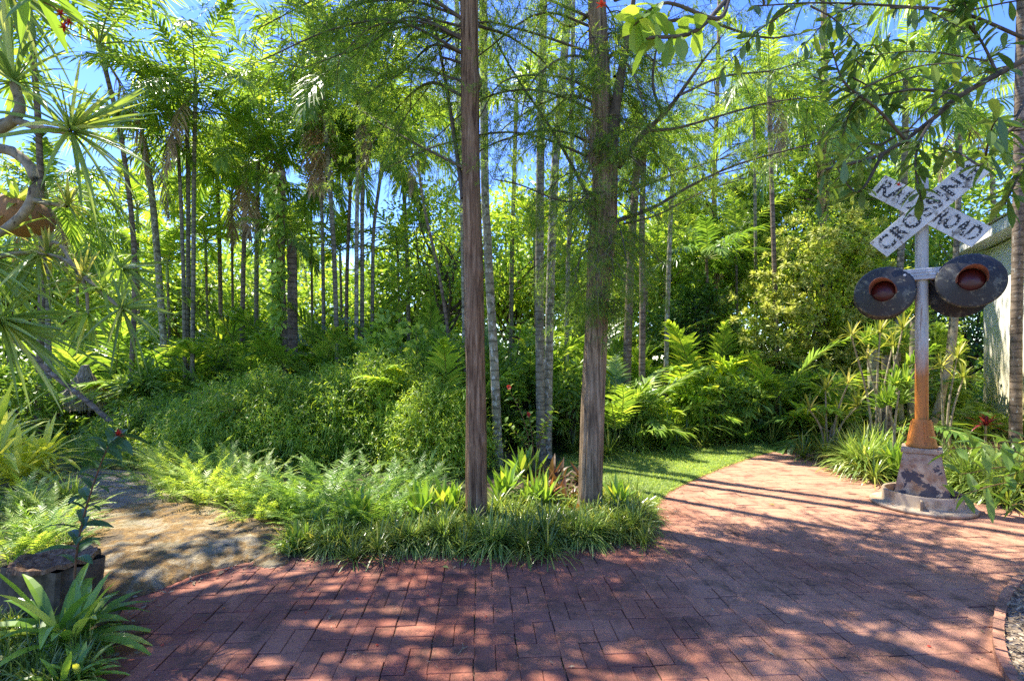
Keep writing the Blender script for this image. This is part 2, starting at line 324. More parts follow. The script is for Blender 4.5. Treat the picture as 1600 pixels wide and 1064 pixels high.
# paving bricks in pairs (basket weave)
rng = np.random.default_rng(5)
bk = []
ang = math.radians(3.6)
for i in range(-26, 64):
    for j in range(-2, 50):
        cx, cy_ = rot2(i * .2 + .07, j * .2 + .9 - .02, ang)
        if not (-3.3 < cx < 12 and .5 < cy_ < 9.3): continue
        if cy_ > 4.6 and cx < .4: continue
        hor = (i + j) % 2 == 0
        for s in (-.05, .05): bk.append((cx - (0 if hor else s), cy_ + (s if hor else 0), hor) if True else None)
bk = np.array([(a, b, float(c)) for a, b, c in bk]); nb = len(bk)
hx = np.where(bk[:, 2] > .5, .099, .049); hy = np.where(bk[:, 2] > .5, .049, .099)
sg = np.array([(-1, -1), (1, -1), (1, 1), (-1, 1)])
tz = rng.normal(size=nb) * .0014 - .004 * (rng.random(nb) < .05); ta = rng.normal(size=(nb, 2)) * .012; dr = ang + rng.normal(size=nb) * .006
V = np.zeros((nb, 12, 3))
for lv, (ins, z) in enumerate(((0, -.04), (0, -.003), (.003, 0))):
    for k in range(4):
        lx = sg[k, 0] * (hx - ins - rng.uniform(0, .0012, nb)); ly = sg[k, 1] * (hy - ins - rng.uniform(0, .0012, nb))
        V[:, lv * 4 + k, 0] = bk[:, 0] + lx * np.cos(dr) - ly * np.sin(dr); V[:, lv * 4 + k, 1] = bk[:, 1] + lx * np.sin(dr) + ly * np.cos(dr)
        V[:, lv * 4 + k, 2] = z + tz + (ta[:, 0] * lx + ta[:, 1] * ly if lv else 0)
q = [[8, 9, 10, 11]] + [[a + k, a + (k + 1) % 4, a + 4 + (k + 1) % 4, a + 4 + k] for a in (0, 4) for k in range(4)]
Q = (np.arange(nb) * 12)[:, None, None] + np.array(q)[None]
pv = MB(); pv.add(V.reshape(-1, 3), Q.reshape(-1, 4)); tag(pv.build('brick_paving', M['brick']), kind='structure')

edgeL = [(60, 1150), (118, 1064), (160, 1000), (215, 928), (300, 897), (400, 876), (470, 869), (560, 866), (680, 866), (800, 866), (900, 858), (975, 845), (1010, 826), (1016, 800),
         (1032, 775), (1062, 757), (1100, 741), (1150, 722), (1200, 707), (1250, 700), (1300, 697)]
eL = curve2(edgeL)
bedA = [(-2.2, -1), (-1.6, .9)] + eL + [(12.5, 8.2), (60, 8.2), (60, 90), (-60, 90), (-60, -1)]
tag(sheet('planting_bed', bedA, .012, M['soil'], .06), kind='structure')
edgeB = [(1272, 701), (1296, 712), (1330, 733), (1390, 754), (1450, 772), (1540, 788), (1620, 796), (1720, 806)]
eB = curve2(edgeB)
bedB = eB + [(12.5, 3.9), (60, 3.9), (60, 7.2), (12.5, 7.2)]
tag(sheet('planting_bed', bedB, .012, M['soil'], .06), kind='structure')
# lawn between the path and the shrubs
lawnp = [(1016, 800), (1032, 775), (1062, 757), (1100, 741), (1150, 722), (1200, 707), (1250, 700), (1265, 697), (1150, 690), (1040, 696), (960, 706), (900, 716), (880, 750), (930, 800)]
lw_ = [tuple(G(*p)[:2]) for p in lawnp]; lw_ = curve2([(1012, 815), (1016, 800), (1032, 775), (1062, 757), (1100, 741), (1150, 722), (1200, 707), (1250, 700)]) + [tuple(G(*p)[:2]) for p in ((1268, 697), (1150, 688), (1040, 694), (960, 700), (880, 712), (860, 750), (930, 805))]
lawn = sheet('lawn', lw_, .018, M['turf_soil'], .05); tag(lawn, kind='structure')
def inpoly(x, y, poly):
    x = np.asarray(x); y = np.asarray(y); r = np.zeros(x.shape, bool); n = len(poly)
    for i in range(n):
        x0, y0 = poly[i]; x1, y1 = poly[(i + 1) % n]
        c = ((y0 > y) != (y1 > y)) & (x < (x1 - x0) * (y - y0) / (y1 - y0 + 1e-12) + x0); r ^= c
    return r
def scatter(rng, poly, n, bb=None):
    a = np.array(poly); lo, hi = (a.min(0), a.max(0)) if bb is None else (np.array(bb[:2]), np.array(bb[2:]))
    p = rng.uniform(lo, hi, (n * 3, 2)); p = p[inpoly(p[:, 0], p[:, 1], poly)]; return p[:n]
def upright(rng, N, spread):
    a = rng.uniform(0, 2 * math.pi, N); s = rng.uniform(0, spread, N)
    return np.stack([np.cos(a) * s, np.sin(a) * s, np.ones(N)], 1)
rng = np.random.default_rng(11)
p = scatter(rng, lw_, 34000); b = np.c_[p, np.full(len(p), .018)]
mb = MB(); mb.add(*blades(b, upright(rng, len(p), 1.2), rng.uniform(.02, .05, len(p)), .005, .3, 2, BLADEP, rng=rng))
e_ = np.array(curve2([(1016, 800), (1032, 775), (1062, 757), (1100, 741), (1150, 722), (1200, 707), (1250, 700)], 60)); k_ = rng.integers(0, len(e_) - 1, 4200)
eb = np.c_[e_[k_] + rng.normal(size=(4200, 2)) * .018, np.full(4200, .012)]; mb.add(*blades(eb, np.c_[rng.normal(size=(4200, 2)) * .8 + [.45, -.3], np.ones(4200) * .6], rng.uniform(.02, .055, 4200), .005, .5, 2, BLADEP, rng=rng))
tag(mb.build('turf_grass', M['turf']), 'short bright green turf beside the curving brick path', 'grass', kind='stuff')

# mulch bed at the right corner with its brick edging
eC = [(1640, 893), (1598, 908), (1572, 940), (1561, 980), (1563, 1025), (1580, 1064), (1625, 1120)]
pc = curve2(eC, 8)
tag(sheet('mulch_bed', pc + [(3.3, 1.2), (4.6, 1.2), (4.6, 3.15)], .02, M['mulch'], .06), kind='structure')
cp = np.array(pc); ed = MB(); seg = np.r_[0, np.cumsum(np.linalg.norm(np.diff(cp, axis=0), axis=1))]
for s in np.arange(.03, seg[-1], .062):
    x = np.interp(s, seg, cp[:, 0]); y = np.interp(s, seg, cp[:, 1]); x2 = np.interp(s + .01, seg, cp[:, 0]); y2 = np.interp(s + .01, seg, cp[:, 1])
    a = math.atan2(y2 - y, x2 - x) + rng.normal() * .04; B, Qb = box(-.029, .029, -.022, .022, -.03, .04 + rng.normal() * .004, .94)
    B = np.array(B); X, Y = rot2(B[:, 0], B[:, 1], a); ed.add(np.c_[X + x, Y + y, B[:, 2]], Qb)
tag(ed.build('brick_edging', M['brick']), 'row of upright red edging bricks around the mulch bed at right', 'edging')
rng = np.random.default_rng(12)
pm = scatter(rng, pc + [(3.3, 1.2), (4.6, 1.2), (4.6, 3.15)], 5000); mb = MB()
mb.add(*blades(np.c_[pm, np.full(len(pm), .026) + rng.uniform(0, .02, len(pm))], np.c_[rng.normal(size=(len(pm), 2)), rng.normal(size=len(pm)) * .25], rng.uniform(.012, .045, len(pm)), rng.uniform(.006, .014, len(pm)), 0, 1, np.array([1, .6]), rng=rng))
tag(mb.build('mulch_chips', M['dead']), 'pale wood chips and dry leaf bits in the corner bed', 'mulch', kind='stuff')

# ------------------------------------------------------------------ house at the right edge
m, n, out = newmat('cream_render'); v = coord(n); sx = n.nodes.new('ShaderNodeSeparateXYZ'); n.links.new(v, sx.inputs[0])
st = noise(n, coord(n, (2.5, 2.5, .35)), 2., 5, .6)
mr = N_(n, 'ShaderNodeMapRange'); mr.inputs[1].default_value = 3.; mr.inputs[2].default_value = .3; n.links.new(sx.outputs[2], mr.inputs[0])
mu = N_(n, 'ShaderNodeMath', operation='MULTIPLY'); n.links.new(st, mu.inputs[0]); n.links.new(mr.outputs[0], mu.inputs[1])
c = mix(n, ramp(n, mu.outputs[0], [(.15, (0, 0, 0)), (.55, (.9, .9, .9))]), (.82, .80, .73), (.74, .62, .26))  # yellow reflected light painted into the lower wall colour
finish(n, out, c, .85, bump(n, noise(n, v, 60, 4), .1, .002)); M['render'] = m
m, n, out = newmat('white_trim'); finish(n, out, ramp(n, noise(n, coord(n), 5, 4), [(.3, (.62, .62, .6)), (.7, (.8, .8, .78))]), .6); M['trim'] = m
ha = math.atan2(-.89, -.45)
hs = thing('house', 'cream rendered house wall with a white eave at the right edge', 'house', (9.35, 9.9, 0), rz=ha)
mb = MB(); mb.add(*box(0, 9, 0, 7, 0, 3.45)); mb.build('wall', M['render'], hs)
mb = MB(); mb.add(*box(-.35, 9.3, -.35, 7.3, 3.48, 3.68)); bevel(mb.build('fascia', M['trim'], hs), .01)
mb = MB(); mb.add([(-.4, -.4, 3.7), (9.4, -.4, 3.7), (9.4, 7.4, 3.7), (-.4, 7.4, 3.7), (2.5, 3, 4.9), (6.5, 3, 4.9), (6.5, 4, 4.9), (2.5, 4, 4.9)], BOXQ); mb.build('roof', M['trim'], hs)

# ------------------------------------------------------------------ crossing signal
def metal_mat(name, base, spots, lo, rust=None, rough=.55, sc=8.):
    m, n, out = newmat(name); v = coord(n); a = noise(n, v, sc, 7, .7, .3); c = mix(n, ramp(n, a, [(lo, (0, 0, 0)), (lo + .07, (1, 1, 1))]), base, spots)
    c = mix(n, 1., c, ramp(n, noise(n, v, 3, 3), [(.3, (.75, .75, .75)), (.7, (1.15, 1.15, 1.15))]), 'MULTIPLY')
    if rust: c = mix(n, ramp(n, noise(n, v, sc * 1.7, 6, .7), [(.58, (0, 0, 0)), (.66, (1, 1, 1))]), c, rust)
    finish(n, out, c, rough, bump(n, a, .3, .004), .4); return m
M['sign_white'] = metal_mat('chipped_white_paint', (.68, .66, .61), (.24, .21, .17), .56, (.26, .16, .09), .5, 9)
M['disc'] = metal_mat('weathered_black_paint', (.04, .04, .042), (.13, .13, .11), .54, (.27, .24, .15), .5, 9)
M['hood'] = metal_mat('rusty_hood', (.2, .07, .045), (.3, .12, .07), .5, None, .6, 14)
M['galv'] = metal_mat('galvanised', (.45, .47, .5), (.7, .7, .7), .55, (.2, .17, .14), .45, 12)
M['conc'] = metal_mat('painted_concrete', (.40, .31, .21), (.27, .19, .115), .53, (.3, .13, .05), .85, 7)
m, n, out = newmat('red_lens'); finish(n, out, (.07, .008, .006), .35, None, .4); M['lens'] = m
m, n, out = newmat('post_paint'); v = coord(n); sx = n.nodes.new('ShaderNodeSeparateXYZ'); n.links.new(v, sx.inputs[0])
ad = N_(n, 'ShaderNodeMath', operation='MULTIPLY_ADD'); n.links.new(noise(n, coord(n, (6, 6, 1.5)), 2.5, 5), ad.inputs[0]); ad.inputs[1].default_value = .5; n.links.new(sx.outputs[2], ad.inputs[2])
c = ramp(n, ad.outputs[0], [(.0, (.36, .15, .05)), (.45, (.48, .17, .03))])
r2 = N_(n, 'ShaderNodeMapRange'); r2.inputs[1].default_value = 1.45; r2.inputs[2].default_value = 1.8; n.links.new(ad.outputs[0], r2.inputs[0])
wp = ramp(n, noise(n, coord(n, (20, 20, 2.5)), 1.5, 6, .7), [(.3, (.28, .25, .21)), (.5, (.5, .48, .43))])
c = mix(n, r2.outputs[0], c, wp); c = mix(n, ramp(n, noise(n, coord(n, (26, 26, 1.2)), 2., 6, .7), [(.56, (0, 0, 0)), (.66, (.8, .8, .8))]), c, (.23, .10, .04)); finish(n, out, c, .55, bump(n, noise(n, v, 40, 4), .2, .003), .4); M['post'] = m
m, n, out = newmat('peeling_concrete'); v = coord(n); a = noise(n, v, 6.5, 6, .65, .4)
c = ramp(n, noise(n, v, 12, 5), [(.35, (.28, .15, .08)), (.6, (.42, .32, .22))])
sx = n.nodes.new('ShaderNodeSeparateXYZ'); n.links.new(v, sx.inputs[0]); ad = N_(n, 'ShaderNodeMath', operation='MULTIPLY_ADD'); n.links.new(sx.outputs[2], ad.inputs[0]); ad.inputs[1].default_value = -.28; n.links.new(a, ad.inputs[2])
c = mix(n, ramp(n, ad.outputs[0], [(.455, (0, 0, 0)), (.475, (1, 1, 1))]), c, (.07, .06, .065)); finish(n, out, c, .9, bump(n, a, .6, .01)); M['peel'] = m
m, n, out = newmat('reflector_lettering'); v = coord(n); a = noise(n, v, 11, 6, .7)
vo = N_(n, 'ShaderNodeVectorMath', operation='FRACTION'); n.links.new(coord(n, (38, 38, 38)), vo.inputs[0])
ds = N_(n, 'ShaderNodeVectorMath', operation='DISTANCE'); 
sp_ = n.nodes.new('ShaderNodeSeparateXYZ'); n.links.new(vo.outputs[0], sp_.inputs[0]); cb = n.nodes.new('ShaderNodeCombineXYZ'); n.links.new(sp_.outputs[0], cb.inputs[0]); n.links.new(sp_.outputs[1], cb.inputs[1])
n.links.new(cb.outputs[0], ds.inputs[0]); ds.inputs[1].default_value = (.5, .5, 0)
c = mix(n, ramp(n, ds.outputs['Value'], [(.17, (1, 1, 1)), (.23, (0, 0, 0))]), (.03, .03, .03), (.6, .58, .54))
c = mix(n, ramp(n, a, [(.55, (0, 0, 0)), (.58, (1, 1, 1))]), c, (.6, .58, .53)); finish(n, out, c, .5); M['letters'] = m

sx_, sy_ = 3.775, 4.60
fa = math.atan2(-.637, .77)                                     # crossarm direction
sg_ = thing('railroad_crossing_signal', 'old railroad crossing signal with crossbuck and two black round lights on a rusty post', 'crossing signal', (sx_, sy_, 0), rz=fa)
# local axes: x along the crossarm, -y towards the viewer
mb = MB(); V, Q = box(-.215, .215, -.215, .215, .02, .50, .62); mb.add(V, Q); bevel(mb.build('pedestal', M['peel'], sg_), .012, 3)
mb = MB(); V, Q = box(-.15, .15, -.15, .15, .50, .545, .97); mb.add(V, Q); bevel(mb.build('pedestal_cap', M['conc'], sg_), .008, 2)
mb = MB(); mb.add(*lathe([(.27, .02), (.27, .13), (.275, .14), (.292, .14), (.298, .13), (.298, .045), (.31, .032), (.385, .028), (.392, .02), (.392, .0), (.01, .0)], 56), smooth=True); ring = mb.build('footing_ring', M['conc'], sg_)
ring.location = (-.0, 0, .005)
mb = MB(); mb.add(*box(-.01, .01, -.35, -.297, .03, .12)); bevel(mb.build('ring_lug', M['conc'], sg_), .004)
mb = MB(); mb.add(*lathe([(.02, .545), (.115, .545), (.12, .56), (.11, .575), (.105, .60), (.08, .74), (.07, .79), (.068, .80)], 28), smooth=True)
for k in range(4):
    a = k * math.pi / 2 + .3; mb.add(*tube([(.105 * math.cos(a), .105 * math.sin(a), .575), (.072 * math.cos(a), .072 * math.sin(a), .78)], .011, 6), smooth=True)
mb.build('post_collar', M['post'], sg_)
mb = MB(); mb.add(*lathe([(.05, .78), (.049, 3.0), (.045, 3.02), (.001, 3.03)], 28), smooth=True)
mb.build('post', M['post'], sg_)
zl = 2.02
mb = MB(); mb.add(*box(-.15, .15, -.085, .075, 2.075, 2.175)); mb.add(*box(-.155, .155, -.09, .08, 2.105, 2.118)); mb.add(*box(-.155, .155, -.09, .08, 2.135, 2.148)); bevel(mb.build('crossarm_clamp', M['galv'], sg_), .012, 3)
for k in (-.12, .12):
    mb = MB(); mb.add(*tube([(k, -.105, 2.125), (k, -.085, 2.125)], .012, 6)); mb.add(*tube([(k, -.106, 2.125), (k, -.104, 2.125)], [.001, .012], 6)); mb.build('bolt', M['galv'], sg_)
mb = MB(); mb.add(*tube(spline([(.05, -.05, 2.08), (.13, -.02, 1.98), (.26, .0, 2.0)], 12), .007, 6), smooth=True); mb.add(*tube(spline([(-.05, -.05, 2.08), (-.12, -.02, 1.97), (-.2, .0, 1.97)], 12), .007, 6), smooth=True); mb.build('cable', M['disc'], sg_)
mb = MB(); mb.add(*tube([(-.27, 0, 2.08), (-.1, 0, 2.12), (.1, 0, 2.12), (.33, 0, 2.09)], .03, 12), smooth=True); mb.build('crossarm', M['galv'], sg_)
def light(x, z, R, back, hoodrot):
    b = MB(); th = 48                                            # background disc, shallow cone with rolled edge; built along +z, then turned to face the viewer
    b.add(*lathe([(.095, .02), (.11, .0), (R * .93, .0), (R, -.018), (R, -.03), (R * .9, -.022), (.12, -.02), (.12, -.16), (.09, -.2), (.0, -.2)], th), smooth=True)
    d = b.build('light_disc', M['disc'], sg_); d.location = (x, -.10, z); d.rotation_euler = (math.radians(84), 0, hoodrot)
    h = MB(); a = np.radians(np.linspace(-15, 195, 30)); pr_ = []
    ln = .05 + .11 * np.sin(np.clip((a + .26) / (math.radians(210)), 0, 1) * math.pi)
    for r_ in (.098, .103):
        pr_.append(np.stack([r_ * np.cos(a), r_ * np.sin(a), np.full_like(a, -.01)], 1)); pr_.append(np.stack([r_ * np.cos(a), r_ * np.sin(a), ln], 1))
    V = np.concatenate([pr_[0], pr_[1], pr_[3], pr_[2]]); m_ = len(a); Q = [[r * m_ + i, r * m_ + i + 1, (r + 1) * m_ + i + 1, (r + 1) * m_ + i] for r in range(3) for i in range(m_ - 1)]
    h.add(V, Q, smooth=True); h.build('hood', M['hood'], d)
    l_ = MB(); l_.add(*lathe([(.094, .004), (.085, .012), (.05, .022), (.001, .028)], 30), smooth=True); l_.build('lens', M['lens'], d)
    bb = MB(); bb.add(*lathe([(.0, .0), (R * .9, .0), (R * .96, -.018), (R * .96, -.03), (.12, -.02), (.12, -.12), (.0, -.14)], th), smooth=True)
    e = bb.build('rear_disc', M['disc'], sg_); e.location = (x - back, .10, z - .085 * (back * 12)); e.rotation_euler = (math.radians(-84), 0, hoodrot)
    return d
light(-.275, 1.985, .242, .02, math.radians(-6)); light(.33, 2.035, .238, .075, math.radians(6))
def text_mesh(txt, size, sc_x=1.):
    cu = bpy.data.curves.new('lettering', 'FONT'); cu.body = txt; cu.size = size; cu.align_x = 'CENTER'; cu.align_y = 'CENTER'; cu.offset = .0045; cu.extrude = .0012
    cu.space_character = 1.12
    o = bpy.data.objects.new('tmp', cu); S.collection.objects.link(o); dg = bpy.context.evaluated_depsgraph_get()
    me = bpy.data.meshes.new_from_object(o.evaluated_get(dg)); bpy.data.objects.remove(o); me.materials.clear(); me.materials.append(M['letters'])
    me.transform(Matrix.Diagonal((sc_x, 1, 1, 1))); return me
for k, (txts, ang_) in enumerate(((('RAIL', 'ROAD'), -math.radians(40)), (('CROSSING',), math.radians(42)))):
    mb = MB(); mb.add(*box(-.475, .475, -.1, .1, -.004, .004)); bl = bevel(mb.build('crossbuck_blade', M['sign_white'], sg_), .003, 2)
    bl.rotation_euler = (Matrix.Rotation(-ang_, 4, 'Y') @ Matrix.Rotation(math.pi / 2, 4, 'X')).to_euler(); bl.location = (.035, -.085 - .012 * k, 2.70)
    for i, t in enumerate(txts):
        me = text_mesh(t, .18, 1.0 if len(txts) == 2 else 1.08); lo = link('lettering', me, bl)
        lo.location = ((-.27, .27)[i] if len(txts) == 2 else 0, .0, .0062)
        w_ = lo.dimensions.x if lo.dimensions.x > 0 else 1
        xs = [v.co.x for v in me.vertices]; span = max(xs) - min(xs); tgt = .35 if len(txts) == 2 else .88; me.transform(Matrix.Diagonal((tgt / span, 1, 1, 1)))
mb = MB(); mb.add(*box(-.1, .1, -.08, -.055, 2.6, 2.8)); mb.build('blade_bracket', M['galv'], sg_)

# ------------------------------------------------------------------ cypress trees in front
def bark_rf(rng, n=9, knots=()):
    ks = rng.integers(3, 16, n); ph = rng.uniform(0, 6.28, n); am = rng.uniform(.006, .017, n); wv = rng.uniform(2, 9, n); wp_ = rng.uniform(0, 6.28, n)
    def rf(th, s):
        r = 1.
        for k, p_, a, w1, w2 in zip(ks, ph, am, wv, wp_): r = r + a * np.sin(k * th + p_ + 1.3 * np.sin(w1 * s * 3 + w2) + s * 3)
        for ks_, kt, ka in knots: r = r + ka * np.exp(-((s - ks_) / .006) ** 2 - ((np.mod(th - kt + math.pi, 2 * math.pi) - math.pi) / .5) ** 2)
        return r + .12 * np.exp(-s * 70) * (1 + .6 * np.sin(5 * th + 1.3)) + .02 * np.sin(s * 40 + 2 * np.sin(th))
    return rf
NL = (.036, .0048)
def needles(mb, rng, tw_pts, dens=28):
    nl, nw = NL
    """feathery branchlets of small needles along a twig polyline"""
    p = np.asarray(tw_pts); seg_ = np.r_[0, np.cumsum(np.linalg.norm(np.diff(p, axis=0), axis=1))]; Lt = seg_[-1]; nbk = max(3, int(Lt * dens))
    s = np.sort(rng.uniform(.05, 1, nbk)) * Lt; q = np.stack([np.interp(s, seg_, p[:, k]) for k in range(3)], 1)
    t = nrm(p[-1] - p[0]); sd = nrm(np.cross(t, [0, 0, 1.]) + 1e-3); sgn = rng.choice([-1., 1.], nbk)
    d = nrm(t * .65 + sd * sgn[:, None] * .8 + rng.normal(size=(nbk, 3)) * .35 + [0, 0, -.25]); bl_ = rng.uniform(.06, .16, nbk)
    m_ = 13; u = np.linspace(.08, 1, m_); bl_ = bl_ * (nl / .036) ** .6; b = q[:, None] + d[:, None] * (bl_[:, None] * u)[..., None] + np.array([0, 0, -1]) * (.25 * bl_[:, None] * u ** 2)[..., None]
    D_ = np.repeat(d, m_, 0); b = b.reshape(-1, 3); ss = nrm(np.cross(D_, rng.normal(size=3)) + 1e-4) * np.tile(np.where(np.arange(m_) % 2, 1., -1.), nbk)[:, None]
    dd = D_ * .7 + ss * .8 + rng.normal(size=b.shape) * .25
    mb.add(*blades(b, dd, nl * rng.uniform(.6, 1.2, len(b)), nw, 0, 1, np.array([1, .4]), rng=rng))
def limb_twigs(wood, leaf, rng, pts, r0, start=.2, tw=9, tl=(.25, .6), dens=28):
    p = spline(pts, 14); wood.add(*tube(p, np.linspace(r0, .004, 14), 6), smooth=True)
    seg_ = np.r_[0, np.cumsum(np.linalg.norm(np.diff(p, axis=0), axis=1))]; Lt = seg_[-1]
    for s in np.linspace(start, 1, max(3, int(Lt * (1 - start) * tw))):
        q = np.array([np.interp(s * Lt, seg_, p[:, k]) for k in range(3)]); t = nrm(np.array([np.interp(min(s * Lt + .05, Lt), seg_, p[:, k]) - np.interp(s * Lt - .05, seg_, p[:, k]) for k in range(3)]))
        a = rng.uniform(0, 6.28); sd = nrm(np.cross(t, [0, 0, 1.]) + 1e-3); up_ = np.cross(sd, t)
        d = nrm(t * .7 + (sd * math.cos(a) + up_ * math.sin(a) * .6) + rng.normal(size=3) * .2); l_ = rng.uniform(*tl)
        k = np.linspace(0, 1, 5)[:, None]; tp = q + d * l_ * k + np.array([0, 0, -1]) * (.28 * l_ * k ** 2)
        wood.add(*tube(tp, np.linspace(.0035, .001, 5), 3)); needles(leaf, rng, tp, dens)
def cypress(label, base_pts, radii, bark, limbs, rnd, seed, low, nd=None):
    global NL; NL = nd or (.036, .0048)
    rng = np.random.default_rng(seed); b0 = np.array(base_pts[0]); t = thing('cypress_tree', label, 'tree', tuple(b0))
    nn = 420; p = spline(base_pts, nn) - b0
    s = np.linspace(0, 1, nn); r = np.interp(s, np.linspace(0, 1, len(radii)), radii)
    tr = MB(); tr.add(*tube(p, r, 44, bark_rf(rng, 9, ((.36, 2.9, .3), (.545, 3.3, .45), (.2, 2.6, .18), (.29, 1.2, .15)) if label.startswith('straight') else ((.33, 2.6, .2), (.42, .4, .25), (.24, 1.6, .15)) if label.startswith('forked') else ())), smooth=True)
    wood = MB(); leaf = MB()
    for pts, r0, st in limbs: limb_twigs(wood, leaf, rng, [np.array(q) - b0 for q in pts], r0, st, 11, (.22, .5))
    for i in range(rnd[0]):                                       # limbs out of every side of the upper trunk
        z = rng.uniform(rnd[1], rnd[2]); c = np.array([np.interp(z, p[:, 2], p[:, k]) for k in range(3)]); a = i * 2.39996 + rng.normal() * .3; l_ = rng.uniform(rnd[3], rnd[4]) * ((.45 if label.startswith('forked') else .8) if math.sin(a) > .2 else 1)
        if label.startswith('forked') and -.5 < math.atan2(math.sin(a), math.cos(a)) < 1.5: continue
        h = np.array([math.cos(a), math.sin(a), 0]); up_ = rng.uniform(.15, .5)
        pts = [c, c + h * l_ * .35 + [0, 0, l_ * up_ * .5], c + h * l_ * .7 + rng.normal(size=3) * .12 + [0, 0, l_ * up_ * .65], c + h * l_ + [0, 0, l_ * up_ * .5 - .1]]
        limb_twigs(wood, leaf, rng, pts, .02, .22, rnd[5], (.25, .65), rnd[6])
    for i in range(low[0]):                                       # lower drooping limbs, most of them behind and beside the trunk
        z = rng.uniform(low[1], low[2]); c = np.array([np.interp(z, p[:, 2], p[:, k]) for k in range(3)]); a = rng.uniform(*low[5]); l_ = rng.uniform(low[3], low[4])
        h = np.array([math.cos(a), math.sin(a) * .5, 0])
        pts = [c, c + h * l_ * .35 + [0, 0, l_ * .14], c + h * l_ * .7 + rng.normal(size=3) * .1 + [0, 0, l_ * .12], c + h * l_ + [0, 0, -l_ * rng.uniform(.0, .22)]]
        limb_twigs(wood, leaf, rng, pts, .012, .15, 11, (.25, .6), 30)
    if label.startswith('forked'):
        for i in range(46):                                        # short sprays sprouting straight from the trunk
            z = rng.uniform(1.75, 4.4); c = np.array([np.interp(z, p[:, 2], p[:, k]) for k in range(3)]); a = rng.uniform(0, 6.28); l_ = rng.uniform(.2, .62) * (.5 if z < 2.1 else 1)
            h = np.array([math.cos(a), math.sin(a), 0]); limb_twigs(wood, leaf, rng, [c, c + h * l_ * .5 + [0, 0, .04], c + h * l_ + [0, 0, -l_ * .35]], .004, .15, 22, (.12, .3), 40)
    tr.build('trunk', M[bark], t); wood.build('branches', M['wood'], t); leaf.build('foliage', M['cypress'], t); return t

d1 = 4.02
cypress('straight reddish brown cypress trunk rising from the border grass, left of the pair', [G(746, 824)] + [P(x, y, d1) for x, y in ((745, 795), (743, 600), (739, 400), (735, 200), (733, 0), (732, -250), (730, -600), (735, -1000))],
        [.115, .088, .079, .075, .072, .07, .062, .05, .03], 'cypress_bark',
        [([P(724, 310, d1), P(700, 150, d1 + .3), P(676, 20, d1 + .5), P(660, -90, d1 + .6)], .022, .3),
         ([P(724, 262, d1), P(650, 225, d1 + .5), P(590, 190, d1 + .9), P(560, 170, d1 + 1.2)], .014, .25),
         ([P(724, 60, d1), P(650, 40, d1 + .3), P(590, 60, d1 + .6), P(555, 110, d1 + .9)], .018, .2),
         ([P(722, 150, d1), P(670, 130, d1 + .3), P(620, 170, d1 + .6), P(575, 235, d1 + .8)], .016, .2),
         ([P(722, 30, d1), P(640, -20, d1), P(570, -10, d1), P(520, 30, d1 + .1)], .016, .2),
         ([P(745, 40, d1), P(800, 60, d1 + .5), P(860, 110, d1 + .8), P(880, 190, d1 + 1)], .014, .3)],
        (25, 4.7, 8.2, 1.2, 2.4, 9, 20), 3, (20, 3.5, 4.8, .7, 1.7, (1.3, 3.5)))
d2 = 4.25
